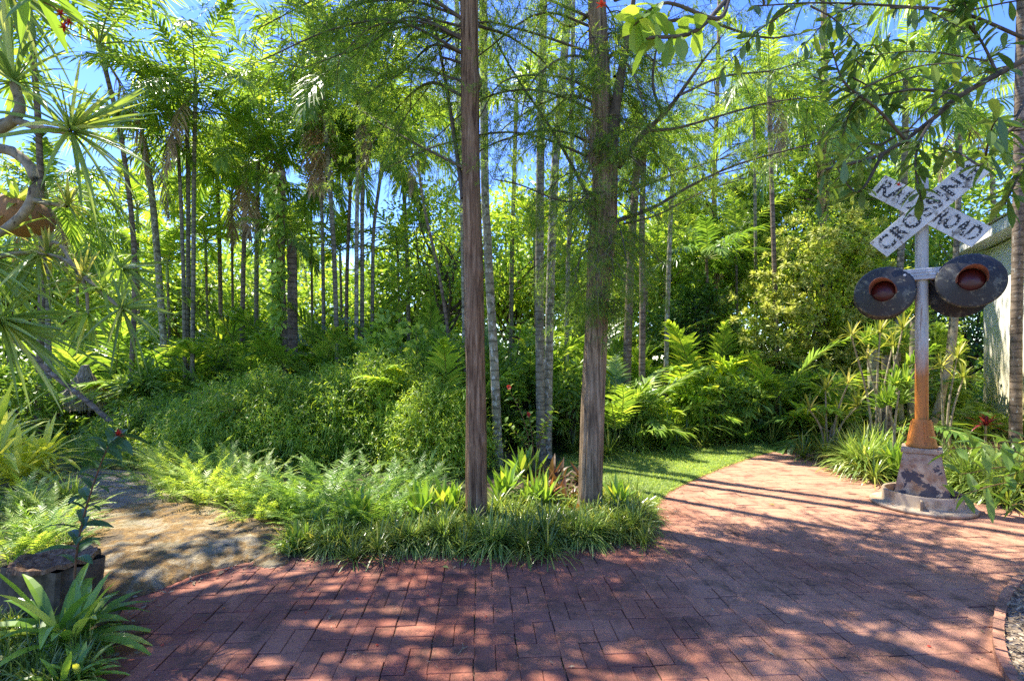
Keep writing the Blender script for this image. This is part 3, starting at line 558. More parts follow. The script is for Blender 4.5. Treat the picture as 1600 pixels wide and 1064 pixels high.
t2 = cypress('forked cypress tree with grey brown trunk, broken stub and feathery branches, right of the pair',
        [G(921, 809)] + [P(x, y, d2) for x, y in ((922, 780), (928, 600), (935, 450), (942, 350), (945, 280), (942, 180), (935, 60), (930, -100), (925, -400), (925, -900))],
        [.145, .105, .094, .098, .115, .104, .085, .078, .07, .05, .03], 'grey_bark',
        [([P(x0, y0, d2 - .1), P(x0 + dx * .5, y0 + 5, d2 - .3), P(x0 + dx, y0 + dy, d2 - .45)], .005, .1) for x0, y0, dx, dy in ((935, 330, -50, 60), (950, 340, 30, 70), (945, 300, -60, 40), (955, 280, 60, 50), (940, 370, 20, 60), (930, 350, -30, 90), (950, 230, -50, 60), (950, 180, 40, 70), (940, 140, -60, 60), (960, 100, 50, 80), (940, 60, -50, 70))] + [([P(930, 335, d2 - .1), P(905, 280, d2), P(860, 200, d2 + .1), P(800, 110, d2 + .2), P(765, 40, d2 + .3), P(745, -30, d2 + .4)], .016, .3),
         ([P(920, 318, d2 - .1), P(870, 312, d2 - .2), P(815, 290, d2 - .3), P(770, 280, d2 - .4)], .008, .25),
         ([P(965, 262, d2), P(1000, 215, d2 - .1), P(1045, 170, d2 - .2), P(1095, 100, d2 - .3), P(1130, 55, d2 - .4)], .03, .35),
         ([P(1012, 205, d2 - .1), P(1060, 200, d2), P(1130, 180, d2 + .1), P(1205, 160, d2 + .2), P(1290, 150, d2 + .3)], .014, .2),
         ([P(965, 345, d2), P(1020, 325, d2 + .1), P(1080, 290, d2 + .2), P(1150, 258, d2 + .3), P(1230, 235, d2 + .3), P(1310, 215, d2 + .2)], .02, .2),
         ([P(955, 250, d2), P(960, 180, d2 - .1), P(975, 90, d2 - .2), P(990, 0, d2 - .3), P(1000, -120, d2 - .4)], .06, .5),
         ([P(1035, 180, d2 - .1), P(1020, 130, d2 - .2), P(1030, 60, d2 - .2), P(1060, -10, d2 - .2)], .014, .3),
         ([P(975, 350, d2), P(1030, 335, d2 + .3), P(1100, 300, d2 + .8), P(1190, 270, d2 + 1.2)], .012, .2),
         ([P(950, 380, d2 - .1), P(935, 385, d2 - .35), P(915, 392, d2 - .5), P(900, 420, d2 - .55)], .006, .15),
         ([P(945, 360, d2 - .1), P(955, 372, d2 - .35), P(950, 390, d2 - .5), P(930, 410, d2 - .55)], .006, .1),
         ([P(920, 90, d2), P(880, 90, d2 - .2), P(830, 130, d2 - .3), P(810, 200, d2 - .35)], .012, .2),
         ([P(960, 60, d2), P(1080, 30, d2 + .6), P(1200, 60, d2 + .9), P(1300, 40, d2 + 1.1)], .02, .25),
         ([P(960, 0, d2), P(1100, -40, d2 + .2), P(1220, -20, d2 + .5), P(1330, 20, d2 + .7)], .02, .25),
         ([P(1060, 150, d2 - .3), P(1130, 120, d2), P(1210, 110, d2 + .3), P(1270, 90, d2 + .6)], .012, .15),
         ([P(980, 300, d2), P(1060, 270, d2 + 1), P(1120, 250, d2 + 1.6), P(1180, 230, d2 + 2)], .014, .2),
         ([P(940, 200, d2), P(890, 190, d2 + .5), P(840, 220, d2 + .9), P(800, 260, d2 + 1.2)], .012, .2),
         ([P(960, 120, d2), P(1000, 110, d2 + 1), P(1060, 100, d2 + 1.6), P(1140, 90, d2 + 2)], .014, .2)],
        (34, 4.3, 8.6, 1.2, 3.0, 9, 20), 4, (26, 2.9, 4.9, .8, 2.2, (1., 3.3)))
b2 = np.array(G(921, 809)); mb = MB(); rng = np.random.default_rng(8)
for i in range(26):                                                # splintered old stub where a limb tore off
    a = rng.uniform(-.5, .5); q0 = P(932 + rng.uniform(-9, 5), 330 + rng.uniform(-30, 20), d2 - .12) - b2; mb.add(*tube([q0, q0 + [-.035 + a * .05, -.03, .02], q0 + [-.07 + a * .08, -.03 + a * .03, -.1 - rng.random() * .1]], [.008, .006, .002], 5))
for i in range(40):
    q0 = P(930 + rng.uniform(-14, 4), 225 + rng.uniform(-45, 30), d2 - .1) - b2; mb.add(*tube([q0, q0 + [rng.normal() * .02, -.02, -.08], q0 + [rng.normal() * .03, -.015, -.2]], [.006, .009, .003], 5))
mb.build('broken_stub', M['grey_bark'], t2)

cypress('tall feathery yellow green tree far behind the path, under the leafy branches', [np.array([(1290 - 800) / F * 12.5, 12.5, 0])] + [P(x, y, 12.5) for x, y in ((1290, 500), (1284, 300), (1288, 100), (1285, -100))],
        [.13, .11, .1, .08, .05], 'grey_bark', [], (46, 4.2, 8.8, 1.4, 2.9, 6, 16), 14, (20, 3.2, 5.5, 1., 2.4, (0, 6.28)), nd=(.075, .012))
cypress('light feathery tree behind the lawn, its thin branches over the slim pale palm', [np.array([(1120 - 800) / F * 13.5, 13.5, 0])] + [P(x, y, 13.5) for x, y in ((1120, 500), (1116, 300), (1122, 100), (1125, -160))],
        [.09, .07, .06, .05, .03], 'grey_bark', [], (44, 4.6, 9.5, 1.4, 3., 6, 16), 15, (18, 3.8, 6., 1., 2.5, (0, 6.28)), nd=(.08, .014))
# ------------------------------------------------------------------ palms
def crown_mesh(seed, mat, nf=11, L_=2.35, ll=.58, lw=.042, hi=82, lo=-8, D=(38, 80), npair=38, vee=.15, droop=.4, dead=0, clump=.3):
    rng = np.random.default_rng(seed); mb = MB()
    for i in range(nf):
        k = i / (nf - 1); e = hi + (lo - hi) * k ** .85 + rng.normal() * 5
        frond(mb, np.array([0, 0, 0.]), i * 2.39996 + rng.normal() * .2, L_ * rng.uniform(.8, 1.08) * (.8 + .2 * min(1, k * 4)), e, rng.uniform(*D), npair, ll, lw, vee, .16, rng, droop, 2, .014, 1, 0, rng.normal() * .3, clump=clump)
    for i in range(dead):
        a = rng.uniform(0, 6.28); frond(mb, np.array([0, 0, -.1]), a, L_ * .75, -55, 40, 24, ll * .7, lw * .8, -.2, .2, rng, .5, 2, .012, 2, 2)
    me = mb.mesh('crown')
    for q in (M[mat], M['rachis'], M['dead']): me.materials.append(q)
    return me
CR = {'a': crown_mesh(1, 'palm'), 'b': crown_mesh(2, 'palm', 12, 2.5, .62, dead=2), 'c': crown_mesh(3, 'palm', 13, 2.2, .6, .042, D=(50, 90), droop=.5, dead=2),
      'd': crown_mesh(4, 'palm', 12, 2.4, .56, dead=1), 'l': crown_mesh(6, 'palm_lime', 12, 1.4, .42, .045, hi=85, lo=10, D=(45, 80), npair=24, droop=.3),
      'h': crown_mesh(7, 'palm', 15, 2.3, .65, .045, D=(70, 120), droop=.75), 'k': crown_mesh(9, 'palm_dark', 14, 2.0, .55, .055)}
PG = 'slim palms in the garden'
def palm(label, d, pts, w, crown, scale=1., bark='palm_bark', rz=0., shaft=True, base=None, group=PG, seed=0):
    """pts: picture points of the trunk from low to high at distance d; trunk goes on down to the ground"""
    wp_ = [P(x, y, d) for x, y in pts]; lo = wp_[0]; sl_ = (wp_[1] - wp_[0]) / max(.3, (wp_[1] - wp_[0])[2]); b = lo - sl_ * lo[2]; b = np.array([b[0], b[1], 0.])
    rng = np.random.default_rng(seed + int(pts[0][0])); t = thing('palm_tree', label, 'palm tree', tuple(b), group); r = w / F * d / 2 * .78
    p = spline([b] + wp_, 60) - b; z = p[:, 2]; rr = r * (1 + .25 * np.exp(-z * 4) + .35 * 0) * np.where(np.arange(60) % 2, 1.0, 1.045) * np.linspace(1.08, .9, 60)
    mb = MB(); mb.add(*tube(p, rr, 12), smooth=True); mb.build('trunk', M[bark], t); top = p[-1]
    if shaft:
        mb = MB(); dv = nrm(p[-1] - p[-4]); h = .45 * scale; mb.add(*tube([top - dv * .02, top + dv * h * .15, top + dv * h * .6, top + dv * h], [r * .95, r * 1.35, r * 1.1, r * .6], 10), smooth=True); mb.build('crownshaft', M['shaft'], t); top = top + dv * h * .9
    c = link('crown', CR[crown], t); c.location = tuple(top); c.scale = (scale,) * 3; c.rotation_euler = (0, 0, rz); return t

palm('tall pale mottled palm trunk just right of the left cypress', 6.3, [(778, 705), (772, 560), (762, 380), (756, 150), (748, -1100)], 17, 'd', 1.1, 'palm_bark_pale', 1)
palm('pale palm trunk mostly hidden behind the left cypress, showing at its top left', 8., [(728, 640), (722, 300), (714, 30), (700, -900)], 10, 'a', 1.1, 'palm_bark_pale', 4)
palm('tall straight grey palm trunk, left of the twin pale trunks between the cypresses', 6.6, [(845, 690), (843, 450), (845, 200), (849, 0), (860, -1000)], 17, 'b', 1.1, 'palm_bark', 2)
palm('tall pale palm leaning right at the top, right of the twin trunks between the cypresses', 6.75, [(855, 690), (860, 450), (868, 250), (884, 60), (980, -1050)], 17, 'a', 1.1, 'palm_bark_pale', 3)
palm('thin ringed palm behind the twin trunks, near the right cypress', 8.5, [(884, 600), (888, 400), (893, 230), (905, -800)], 9, 'a', 1., 'palm_bark', 5)
palm('tall palm at left with a leaning pale grey trunk and a dark hanging frond', 9.6, [(262, 620), (254, 510), (240, 330), (228, 245)], 12, 'c', .85, 'palm_bark_pale', .5)
palm('leftmost of the tight cluster of three thin palms at left', 9.2, [(289, 600), (287, 450), (282, 300), (278, 230)], 7, 'a', .6, 'palm_bark', 1.5)
palm('middle of the tight cluster of three thin palms at left', 9.35, [(292, 600), (294, 450), (294, 280), (292, 200)], 8, 'b', .7, 'palm_bark', 2.5)
palm('rightmost and tallest of the tight cluster of three thin palms at left', 9.1, [(300, 600), (302, 450), (303, 280), (305, 165)], 8, 'd', .92, 'palm_bark', 3.5)
palm('far left palm with big fronds against the sky, behind the spiky branches', 8.6, [(205, 600), (210, 400), (190, 220), (165, 110)], 9, 'b', 1.15, 'palm_bark_brown', 5.2)
palm('palm with drooping brown flower stalks, left of the vine covered trunk', 10.5, [(378, 600), (380, 430), (384, 290)], 9, 'c', .95, 'palm_bark_brown', 2)
palm('taller dark palm right behind the one with brown stalks', 11.5, [(400, 600), (401, 400), (404, 210)], 9, 'b', 1.1, 'palm_bark', 4.1)
palm('short thick palm with a shaggy dead frond skirt, centre left', 9., [(457, 600), (457, 480), (456, 375)], 20, 'c', .48, 'palm_bark_brown', 0, shaft=False)
palm('tall palm with a bright upright crown against the blue sky', 9.3, [(528, 600), (522, 400), (514, 270), (505, 150)], 9, 'b', 1.1, 'palm_bark', .2)
palm('thin palm slightly leaning, just left of the tall bright crowned palm', 10.2, [(506, 600), (505, 440), (502, 300), (497, 210)], 7, 'a', 1., 'palm_bark', 2.2)
palm('thin palm with a dark crown, centre left among the close trunks', 10.8, [(541, 600), (542, 440), (546, 330), (549, 250)], 7, 'k', .85, 'palm_bark_brown', 3)
palm('left one of two adjoining vine flecked palm trunks near the sky gap', 9.5, [(557, 600), (557, 440), (558, 320), (560, 190)], 8, 'd', .7, 'palm_bark_pale', 4.4)
palm('right one of two adjoining vine flecked palm trunks near the sky gap', 9.7, [(565, 600), (566, 440), (566, 320), (568, 170)], 8, 'a', 1.1, 'palm_bark', 5.5)
palm('thin curved palm standing against the sky gap at centre left', 9.9, [(581, 600), (582, 460), (584, 360), (594, 280)], 7, 'k', .9, 'palm_bark', 1.2)
palm('very thin slanting palm crossing in front of the leafy tree, left of the left cypress', 8.2, [(706, 620), (700, 520), (684, 420), (664, 330), (652, 250)], 6, 'd', .38, 'palm_bark_brown', 1.2)
palm('left dark stem of the shaded pair right of the right cypress', 8.6, [(979, 600), (982, 500), (987, 380), (996, 250)], 16, 'k', .5, 'palm_bark_brown', 2.)
palm('right mossy stem of the shaded pair right of the right cypress', 8.2, [(1003, 600), (1004, 480), (1003, 360), (1006, 240)], 12, 'h', .45, 'palm_bark_brown', 4.)
palm('slim pale palm trunk standing clear over the lawn', 9.2, [(1040, 620), (1043, 480), (1048, 340), (1052, 250)], 9, 'h', .45, 'palm_bark_pale', 1)
palm('short palm with a compact dark crown in front of the far trees', 10.5, [(1108, 560), (1106, 480), (1104, 405)], 6, 'k', .75, 'palm_bark_brown', 2, shaft=False)
palm('slim dark palm trunk crossing the golden shrub', 9.3, [(1217, 630), (1212, 480), (1207, 330), (1202, 150)], 9, 'b', .72, 'palm_bark_brown', 5)
palm('thinner palm trunk left of the one crossing the golden shrub', 10.4, [(1182, 600), (1181, 440), (1180, 340), (1178, 190)], 6, 'a', .6, 'palm_bark', 3)
palm('tall palm behind the crossbuck with long pale hanging fronds', 8.8, [(1400, 620), (1405, 450), (1412, 300), (1416, 120)], 12, 'h', .6, 'palm_bark', .6)
palm('palm beside the house with a dark fan of fronds above the crossbuck', 8., [(1470, 640), (1486, 520), (1496, 350), (1500, 200)], 10, 'c', .65, 'palm_bark', 2.6)
palm('mottled brown palm trunk standing in front of the cream house wall', 6.6, [(1587, 660), (1588, 520), (1591, 350), (1594, 150), (1600, -120)], 18, 'h', 1., 'palm_bark_brown', 3.7)
palm('palm far behind, centre right under the cypress branches', 12.5, [(1290, 600), (1290, 400), (1296, 230)], 8, 'h', 1.2, 'palm_bark', 5.7)
palm('palm far behind, right of the left cypress', 12., [(798, 600), (800, 400), (806, 190)], 9, 'a', 1.2, 'palm_bark', .7)
palm('feathery palm crown at the upper left behind the spiky branches', 7.6, [(60, 640), (66, 400), (60, 200), (50, 60)], 11, 'd', 1.1, 'palm_bark_brown', 3.3)
palm('pale smooth palm trunk by the thatched hut', 8., [(76, 672), (75, 560), (73, 470), (70, 330)], 12, 'c', .7, 'palm_bark_pale', 2.9)
palm('palm crown low between the two trunk clusters at left', 12.5, [(345, 600), (344, 430), (340, 300)], 8, 'h', 1., 'palm_bark_brown', 1.9)
palm('dark palm at the far centre left, crown over the short thick one', 12.2, [(438, 600), (436, 420), (440, 250)], 10, 'k', 1.1, 'palm_bark_brown', 0.9)
palm('far palm left of the left cypress with hanging leaflets', 11.8, [(640, 600), (636, 400), (626, 210)], 8, 'h', 1.0, 'palm_bark', 4.9)
for px, y, d, c, sc, lab in ((120, 390, 11.2, 'h', .85, 'shorter palm with its crown above the thatched hut'), (215, 360, 12., 'l', 1.22, 'shorter palm left of the leaning pale grey palm, crown at mid height'), (322, 410, 11.6, 'l', 1.15, 'low crowned palm right of the three thin palms'),
        (362, 335, 12.6, 'l', 1.22, 'shorter palm behind the one with drooping brown stalks'), (425, 400, 12.4, 'l', 1.08, 'low crowned palm behind the vine'), (486, 345, 12.8, 'h', .85, 'shorter palm right of the vine and thick palm'),
        (532, 420, 11.4, 'l', 1.01, 'low crowned palm at the feet of the close trunks'), (622, 420, 12., 'l', 1.08, 'low crowned palm just right of the sky gap'), (262, 440, 11., 'l', 0.94, 'lowest crowned palm beside the three thin palms'),
        (835, 400, 11.5, 'l', 1.08, 'low crowned palm seen left of the twin pale trunks'), (1010, 430, 11.5, 'l', 1.01, 'low crowned palm behind the shaded pair of stems'), (1150, 400, 12.2, 'd', .8, 'low crowned palm behind the left part of the golden shrub')):
    palm(lab, d, [(px + 4, 600), (px + 2, 500), (px, y)], 5, c, sc, 'palm_bark_brown', px * .1, group='shorter palms at the back')
palm('palm far right background near the house roof', 13., [(1560, 600), (1556, 420), (1550, 260)], 9, 'a', 1.1, 'palm_bark', .4)

# clumping palms without a trunk
def clump_mesh(seed, mat, nf, L_, ll, lw, e=(88, 35), D=(40, 75), npair=28, vee=.2, droop=.3, spread=.12, dead=0):
    rng = np.random.default_rng(seed); mb = MB()
    for i in range(nf):
        a = i * 2.39996 + rng.normal() * .3; o = np.array([math.cos(a), math.sin(a), 0]) * spread * rng.random()
        frond(mb, o, a, L_ * rng.uniform(.65, 1.1), e[0] + (e[1] - e[0]) * (i / nf) + rng.normal() * 5, rng.uniform(*D), npair, ll, lw, vee, .3, rng, droop, 2, .014, 1, 0, rng.normal() * .3)
    for i in range(dead): frond(mb, np.array([0, 0, .3]), rng.uniform(0, 6.28), L_ * .5, 10, 110, 20, ll * .9, lw * .8, -.2, .2, rng, .7, 2, .012, 2, 2)
    me = mb.mesh('fronds')
    for q in (M[mat], M['rachis'], M['dead']): me.materials.append(q)
    return me
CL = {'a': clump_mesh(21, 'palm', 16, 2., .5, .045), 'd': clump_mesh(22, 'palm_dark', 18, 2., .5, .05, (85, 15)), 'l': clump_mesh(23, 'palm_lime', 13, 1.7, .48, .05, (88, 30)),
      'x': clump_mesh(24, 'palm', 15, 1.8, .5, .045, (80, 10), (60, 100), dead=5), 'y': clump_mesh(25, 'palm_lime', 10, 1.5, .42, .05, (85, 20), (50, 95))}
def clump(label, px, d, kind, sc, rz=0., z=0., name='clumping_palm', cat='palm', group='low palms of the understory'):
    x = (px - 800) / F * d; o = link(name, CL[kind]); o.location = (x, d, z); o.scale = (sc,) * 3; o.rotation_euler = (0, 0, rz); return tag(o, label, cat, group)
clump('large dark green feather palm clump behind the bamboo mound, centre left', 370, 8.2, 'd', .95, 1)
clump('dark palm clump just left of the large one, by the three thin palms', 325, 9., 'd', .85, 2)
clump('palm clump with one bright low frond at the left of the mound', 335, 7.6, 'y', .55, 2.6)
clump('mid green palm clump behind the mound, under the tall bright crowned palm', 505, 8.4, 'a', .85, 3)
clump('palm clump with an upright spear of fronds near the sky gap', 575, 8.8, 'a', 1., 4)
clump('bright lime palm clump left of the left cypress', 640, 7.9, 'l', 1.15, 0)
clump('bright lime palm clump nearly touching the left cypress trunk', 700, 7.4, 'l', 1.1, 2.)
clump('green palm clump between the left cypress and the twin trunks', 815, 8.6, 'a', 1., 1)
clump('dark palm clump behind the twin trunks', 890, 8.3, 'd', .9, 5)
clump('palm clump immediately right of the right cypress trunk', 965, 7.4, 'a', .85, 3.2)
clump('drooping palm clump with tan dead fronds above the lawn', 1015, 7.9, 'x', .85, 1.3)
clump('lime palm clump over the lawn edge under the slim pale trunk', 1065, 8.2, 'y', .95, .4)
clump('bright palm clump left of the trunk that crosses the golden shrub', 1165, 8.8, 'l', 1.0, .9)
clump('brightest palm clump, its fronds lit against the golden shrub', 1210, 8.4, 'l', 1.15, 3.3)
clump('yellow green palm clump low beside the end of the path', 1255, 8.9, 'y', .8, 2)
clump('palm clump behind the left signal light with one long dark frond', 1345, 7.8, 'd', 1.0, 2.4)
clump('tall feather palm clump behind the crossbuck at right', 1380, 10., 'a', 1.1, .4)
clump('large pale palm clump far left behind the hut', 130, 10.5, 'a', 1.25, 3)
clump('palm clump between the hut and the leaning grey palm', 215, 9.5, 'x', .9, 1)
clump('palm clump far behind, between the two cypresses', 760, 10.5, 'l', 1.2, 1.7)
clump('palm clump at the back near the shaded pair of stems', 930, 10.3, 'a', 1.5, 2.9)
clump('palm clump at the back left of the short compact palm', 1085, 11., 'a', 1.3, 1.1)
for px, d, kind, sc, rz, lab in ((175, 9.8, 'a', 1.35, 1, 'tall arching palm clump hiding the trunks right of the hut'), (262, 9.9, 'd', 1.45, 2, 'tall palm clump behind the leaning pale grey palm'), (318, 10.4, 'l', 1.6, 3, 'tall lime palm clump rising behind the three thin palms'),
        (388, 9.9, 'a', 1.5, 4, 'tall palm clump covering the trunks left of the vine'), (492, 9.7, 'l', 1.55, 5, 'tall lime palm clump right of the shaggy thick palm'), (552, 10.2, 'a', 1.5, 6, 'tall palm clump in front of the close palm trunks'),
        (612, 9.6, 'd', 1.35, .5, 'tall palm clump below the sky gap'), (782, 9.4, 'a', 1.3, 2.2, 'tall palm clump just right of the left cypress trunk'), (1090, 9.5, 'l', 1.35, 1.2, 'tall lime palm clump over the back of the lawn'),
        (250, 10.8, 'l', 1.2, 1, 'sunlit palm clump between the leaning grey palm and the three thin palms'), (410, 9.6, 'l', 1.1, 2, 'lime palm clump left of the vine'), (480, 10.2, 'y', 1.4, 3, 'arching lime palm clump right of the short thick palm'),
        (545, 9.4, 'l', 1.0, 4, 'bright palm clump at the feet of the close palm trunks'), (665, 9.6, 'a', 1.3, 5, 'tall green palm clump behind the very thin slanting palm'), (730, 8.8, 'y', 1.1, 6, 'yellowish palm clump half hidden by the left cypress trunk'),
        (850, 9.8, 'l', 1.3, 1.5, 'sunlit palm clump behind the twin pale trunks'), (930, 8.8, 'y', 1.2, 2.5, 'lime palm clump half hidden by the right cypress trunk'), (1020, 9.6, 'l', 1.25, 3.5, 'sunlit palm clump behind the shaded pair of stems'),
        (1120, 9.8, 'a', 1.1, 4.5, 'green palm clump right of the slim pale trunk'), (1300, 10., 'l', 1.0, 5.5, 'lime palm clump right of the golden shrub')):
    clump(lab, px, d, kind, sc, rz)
clump('palm clump at the back over the vine covered trunk', 450, 11., 'a', 1.4, .1)

# ------------------------------------------------------------------ broadleaf trees and shrubs
def tree(label, px, d, top, r, mat, n=60, per=70, LL=.16, LW=.07, seed=0, name='broadleaf_tree', cat='tree', low=None, rz=None, group=None, cr_=.24, bark='wood', sq=1., trunkr=.09):
    rng = np.random.default_rng(seed + int(px) * 7); x = (px - 800) / F * d; zt = CH - (top - HZ) / F * d; R = r / F * d
    zl = zt - 2 * R * sq if low is None else CH - (low - HZ) / F * d; cz = (zt + zl) / 2; rz_ = (zt - zl) / 2
    t = thing(name, label, cat, (x, d, 0), group); lf = MB(); C = clumps(lf, rng, (0, 0, cz), (R, R * .8, rz_), n, per, LL, LW, cr_)
    tr = MB(); h = max(.3, cz - rz_ * .3); p = spline([(0, 0, 0), (rng.normal() * .1, rng.normal() * .1, h * .5), (rng.normal() * .15, 0, h)], 12); tr.add(*tube(p, np.linspace(trunkr, trunkr * .65, 12), 9), smooth=True)
    for c in C[::2]:
        a = p[rng.integers(6, 12)]; mid = (a + c) / 2 + rng.normal(size=3) * .15 * R; tr.add(*tube(spline([a, mid, c], 7), np.linspace(trunkr * .35, .006, 7), 5), smooth=True)
    tr.build('trunk', M[bark], t); lf.build('crown', M[mat], t); return t
BG = 'leafy trees in the background'
k = 0
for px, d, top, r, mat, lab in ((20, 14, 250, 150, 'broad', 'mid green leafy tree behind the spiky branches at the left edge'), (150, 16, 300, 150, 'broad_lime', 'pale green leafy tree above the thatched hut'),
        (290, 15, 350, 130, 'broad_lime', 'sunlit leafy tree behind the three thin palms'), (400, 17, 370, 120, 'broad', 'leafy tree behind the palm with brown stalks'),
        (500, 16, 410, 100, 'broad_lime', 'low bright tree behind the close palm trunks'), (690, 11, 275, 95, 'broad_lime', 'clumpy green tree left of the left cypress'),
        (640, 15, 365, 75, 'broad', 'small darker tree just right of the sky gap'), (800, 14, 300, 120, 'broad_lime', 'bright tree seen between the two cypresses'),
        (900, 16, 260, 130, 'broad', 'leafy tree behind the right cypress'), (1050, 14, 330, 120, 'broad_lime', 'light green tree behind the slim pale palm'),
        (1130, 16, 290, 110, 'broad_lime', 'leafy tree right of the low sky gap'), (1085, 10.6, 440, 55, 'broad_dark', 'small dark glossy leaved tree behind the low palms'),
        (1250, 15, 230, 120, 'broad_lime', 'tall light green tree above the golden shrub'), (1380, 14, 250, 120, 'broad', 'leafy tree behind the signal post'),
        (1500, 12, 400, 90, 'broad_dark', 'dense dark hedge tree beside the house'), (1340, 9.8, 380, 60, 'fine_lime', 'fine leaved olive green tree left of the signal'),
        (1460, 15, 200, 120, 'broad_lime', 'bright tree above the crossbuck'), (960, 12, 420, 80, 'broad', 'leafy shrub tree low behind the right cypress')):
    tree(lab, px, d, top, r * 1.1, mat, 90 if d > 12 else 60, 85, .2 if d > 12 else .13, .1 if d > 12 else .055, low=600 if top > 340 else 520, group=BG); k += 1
# golden shrub: whorled pale yellow tips
rng = np.random.default_rng(40)
t = thing('golden_shrub', 'tall shrub covered with pale yellow leaf tips behind the path', 'shrub', ((1265 - 800) / F * 9.7, 9.7, 0)); lf = MB(); yl = MB(); tr = MB()
for cx, cz, rx, rz_ in ((-1., 1.9, .8, .8), (-.2, 2.7, .95, 1.05), (.75, 2.5, .9, 1.2), (.3, 3.5, .9, .8), (-.5, 1.1, .8, .5), (.9, 1.3, .8, .6)):
    C = clumps(lf, rng, (cx, 0, cz), (rx, .8, rz_), 26, 60, .11, .035, .22)
    nC = nrm(rng.normal(size=(120, 3)) * [1, 1, .9] + [0, -.55, .25]); C2 = np.array([cx, 0, cz]) + nC * [rx, .8, rz_] * rng.uniform(.9, 1.15, (120, 1))
    for c, q in zip(C2, nC): rosette(yl, rng, c, 26, .13, .032, -5, 85, .2, 2, axis=tuple(nrm(q + [0, 0, .8])), keel=0)
    for c in C[::3]: tr.add(*tube(spline([(cx * .3, 0, 0), (cx * .8 + rng.normal() * .1, .1, cz * .5), c], 9), np.linspace(.03, .006, 9), 5), smooth=True)
tr.build('stems', M['wood'], t); lf.build('foliage', M['fine_lime'], t); yl.build('leaf_tips', M['yellow'], t)
# shrubs of the understory
SG = 'shrubs of the understory'
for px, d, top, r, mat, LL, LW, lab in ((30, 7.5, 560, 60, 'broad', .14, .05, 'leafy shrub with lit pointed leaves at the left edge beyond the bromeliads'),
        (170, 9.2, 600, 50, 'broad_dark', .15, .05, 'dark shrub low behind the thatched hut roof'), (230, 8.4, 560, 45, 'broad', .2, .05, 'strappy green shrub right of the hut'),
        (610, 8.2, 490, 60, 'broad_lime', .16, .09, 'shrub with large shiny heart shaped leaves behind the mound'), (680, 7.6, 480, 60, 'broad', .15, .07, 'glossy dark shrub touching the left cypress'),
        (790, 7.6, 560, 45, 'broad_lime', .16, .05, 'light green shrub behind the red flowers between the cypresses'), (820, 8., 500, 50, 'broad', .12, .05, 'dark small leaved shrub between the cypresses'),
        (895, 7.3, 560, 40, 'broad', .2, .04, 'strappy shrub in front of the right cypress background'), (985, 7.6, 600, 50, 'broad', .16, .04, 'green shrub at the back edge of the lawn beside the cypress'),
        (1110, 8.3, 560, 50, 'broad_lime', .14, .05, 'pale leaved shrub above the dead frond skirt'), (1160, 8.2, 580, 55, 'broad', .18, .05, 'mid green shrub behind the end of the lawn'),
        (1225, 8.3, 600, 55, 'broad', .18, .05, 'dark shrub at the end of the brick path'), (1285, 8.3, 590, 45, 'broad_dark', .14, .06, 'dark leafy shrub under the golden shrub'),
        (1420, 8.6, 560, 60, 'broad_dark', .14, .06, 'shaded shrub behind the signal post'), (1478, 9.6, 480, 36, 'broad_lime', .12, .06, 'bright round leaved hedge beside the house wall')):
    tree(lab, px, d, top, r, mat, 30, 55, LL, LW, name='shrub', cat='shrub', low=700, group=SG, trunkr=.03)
# strappy-leaved plants along the back edge of the lawn and path
AG = 'strap leaved plants at the bed edges'
def ros_mesh(seed, n, LL, LW, lo, hi, droop, mat, keel=.15, pr=BLADEP, multi=1, spread=0.):
    rng = np.random.default_rng(seed); mb = MB()
    for i in range(multi): rosette(mb, rng, (rng.normal() * spread, rng.normal() * spread, rng.uniform(0, .12) if multi > 1 else 0), n, LL * rng.uniform(.7, 1.1), LW, lo, hi, droop, 5, keel=keel, pr=pr)
    me = mb.mesh('leaves'); me.materials.append(M[mat]); return me
RS = {'strap': ros_mesh(50, 26, .62, .06, 25, 85, .45, 'broad', multi=3, spread=.16), 'strapd': ros_mesh(51, 26, .6, .055, 25, 85, .5, 'palm_dark', multi=4, spread=.18),
      'tuft': ros_mesh(52, 60, .55, .014, 5, 74, .7, 'grass', keel=0, multi=5, spread=.12), 'tuftl': ros_mesh(53, 60, .6, .016, 5, 74, .65, 'grass_lite', keel=0, multi=5, spread=.14),
      'spear': ros_mesh(54, 14, .5, .085, 45, 85, .25, 'lily', multi=2, spread=.08), 'brom': ros_mesh(55, 22, .38, .055, 10, 70, .4, 'bromeliad', multi=3, spread=.14),
      'lime': ros_mesh(56, 26, .5, .05, 5, 75, .5, 'brom_lime', multi=2, spread=.1), 'var': ros_mesh(57, 18, .38, .035, 0, 80, .45, 'variegated'),
      'cord': ros_mesh(58, 20, .42, .04, 5, 80, .4, 'cordyline'), 'lily': ros_mesh(59, 26, .56, .056, 2, 66, .55, 'lily', pr=np.array([.35, .8, 1, .72, .05]), multi=2, spread=.05, keel=.2),
      'crot': ros_mesh(60, 16, .25, .05, 0, 70, .3, 'croton', multi=5, spread=.14)}
def plant(kind, label, px, py, sc=1., rz=0., name='strap_leaf_plant', cat='plant', group=AG, z=.012, dd=None):
    g = G(px, py) if dd is None else np.array([(px - 800) / F * dd, dd, 0]); o = link(name, RS[kind]); o.location = (g[0], g[1], z); o.scale = (sc,) * 3; o.rotation_euler = (0, 0, rz); return tag(o, label, cat, group)
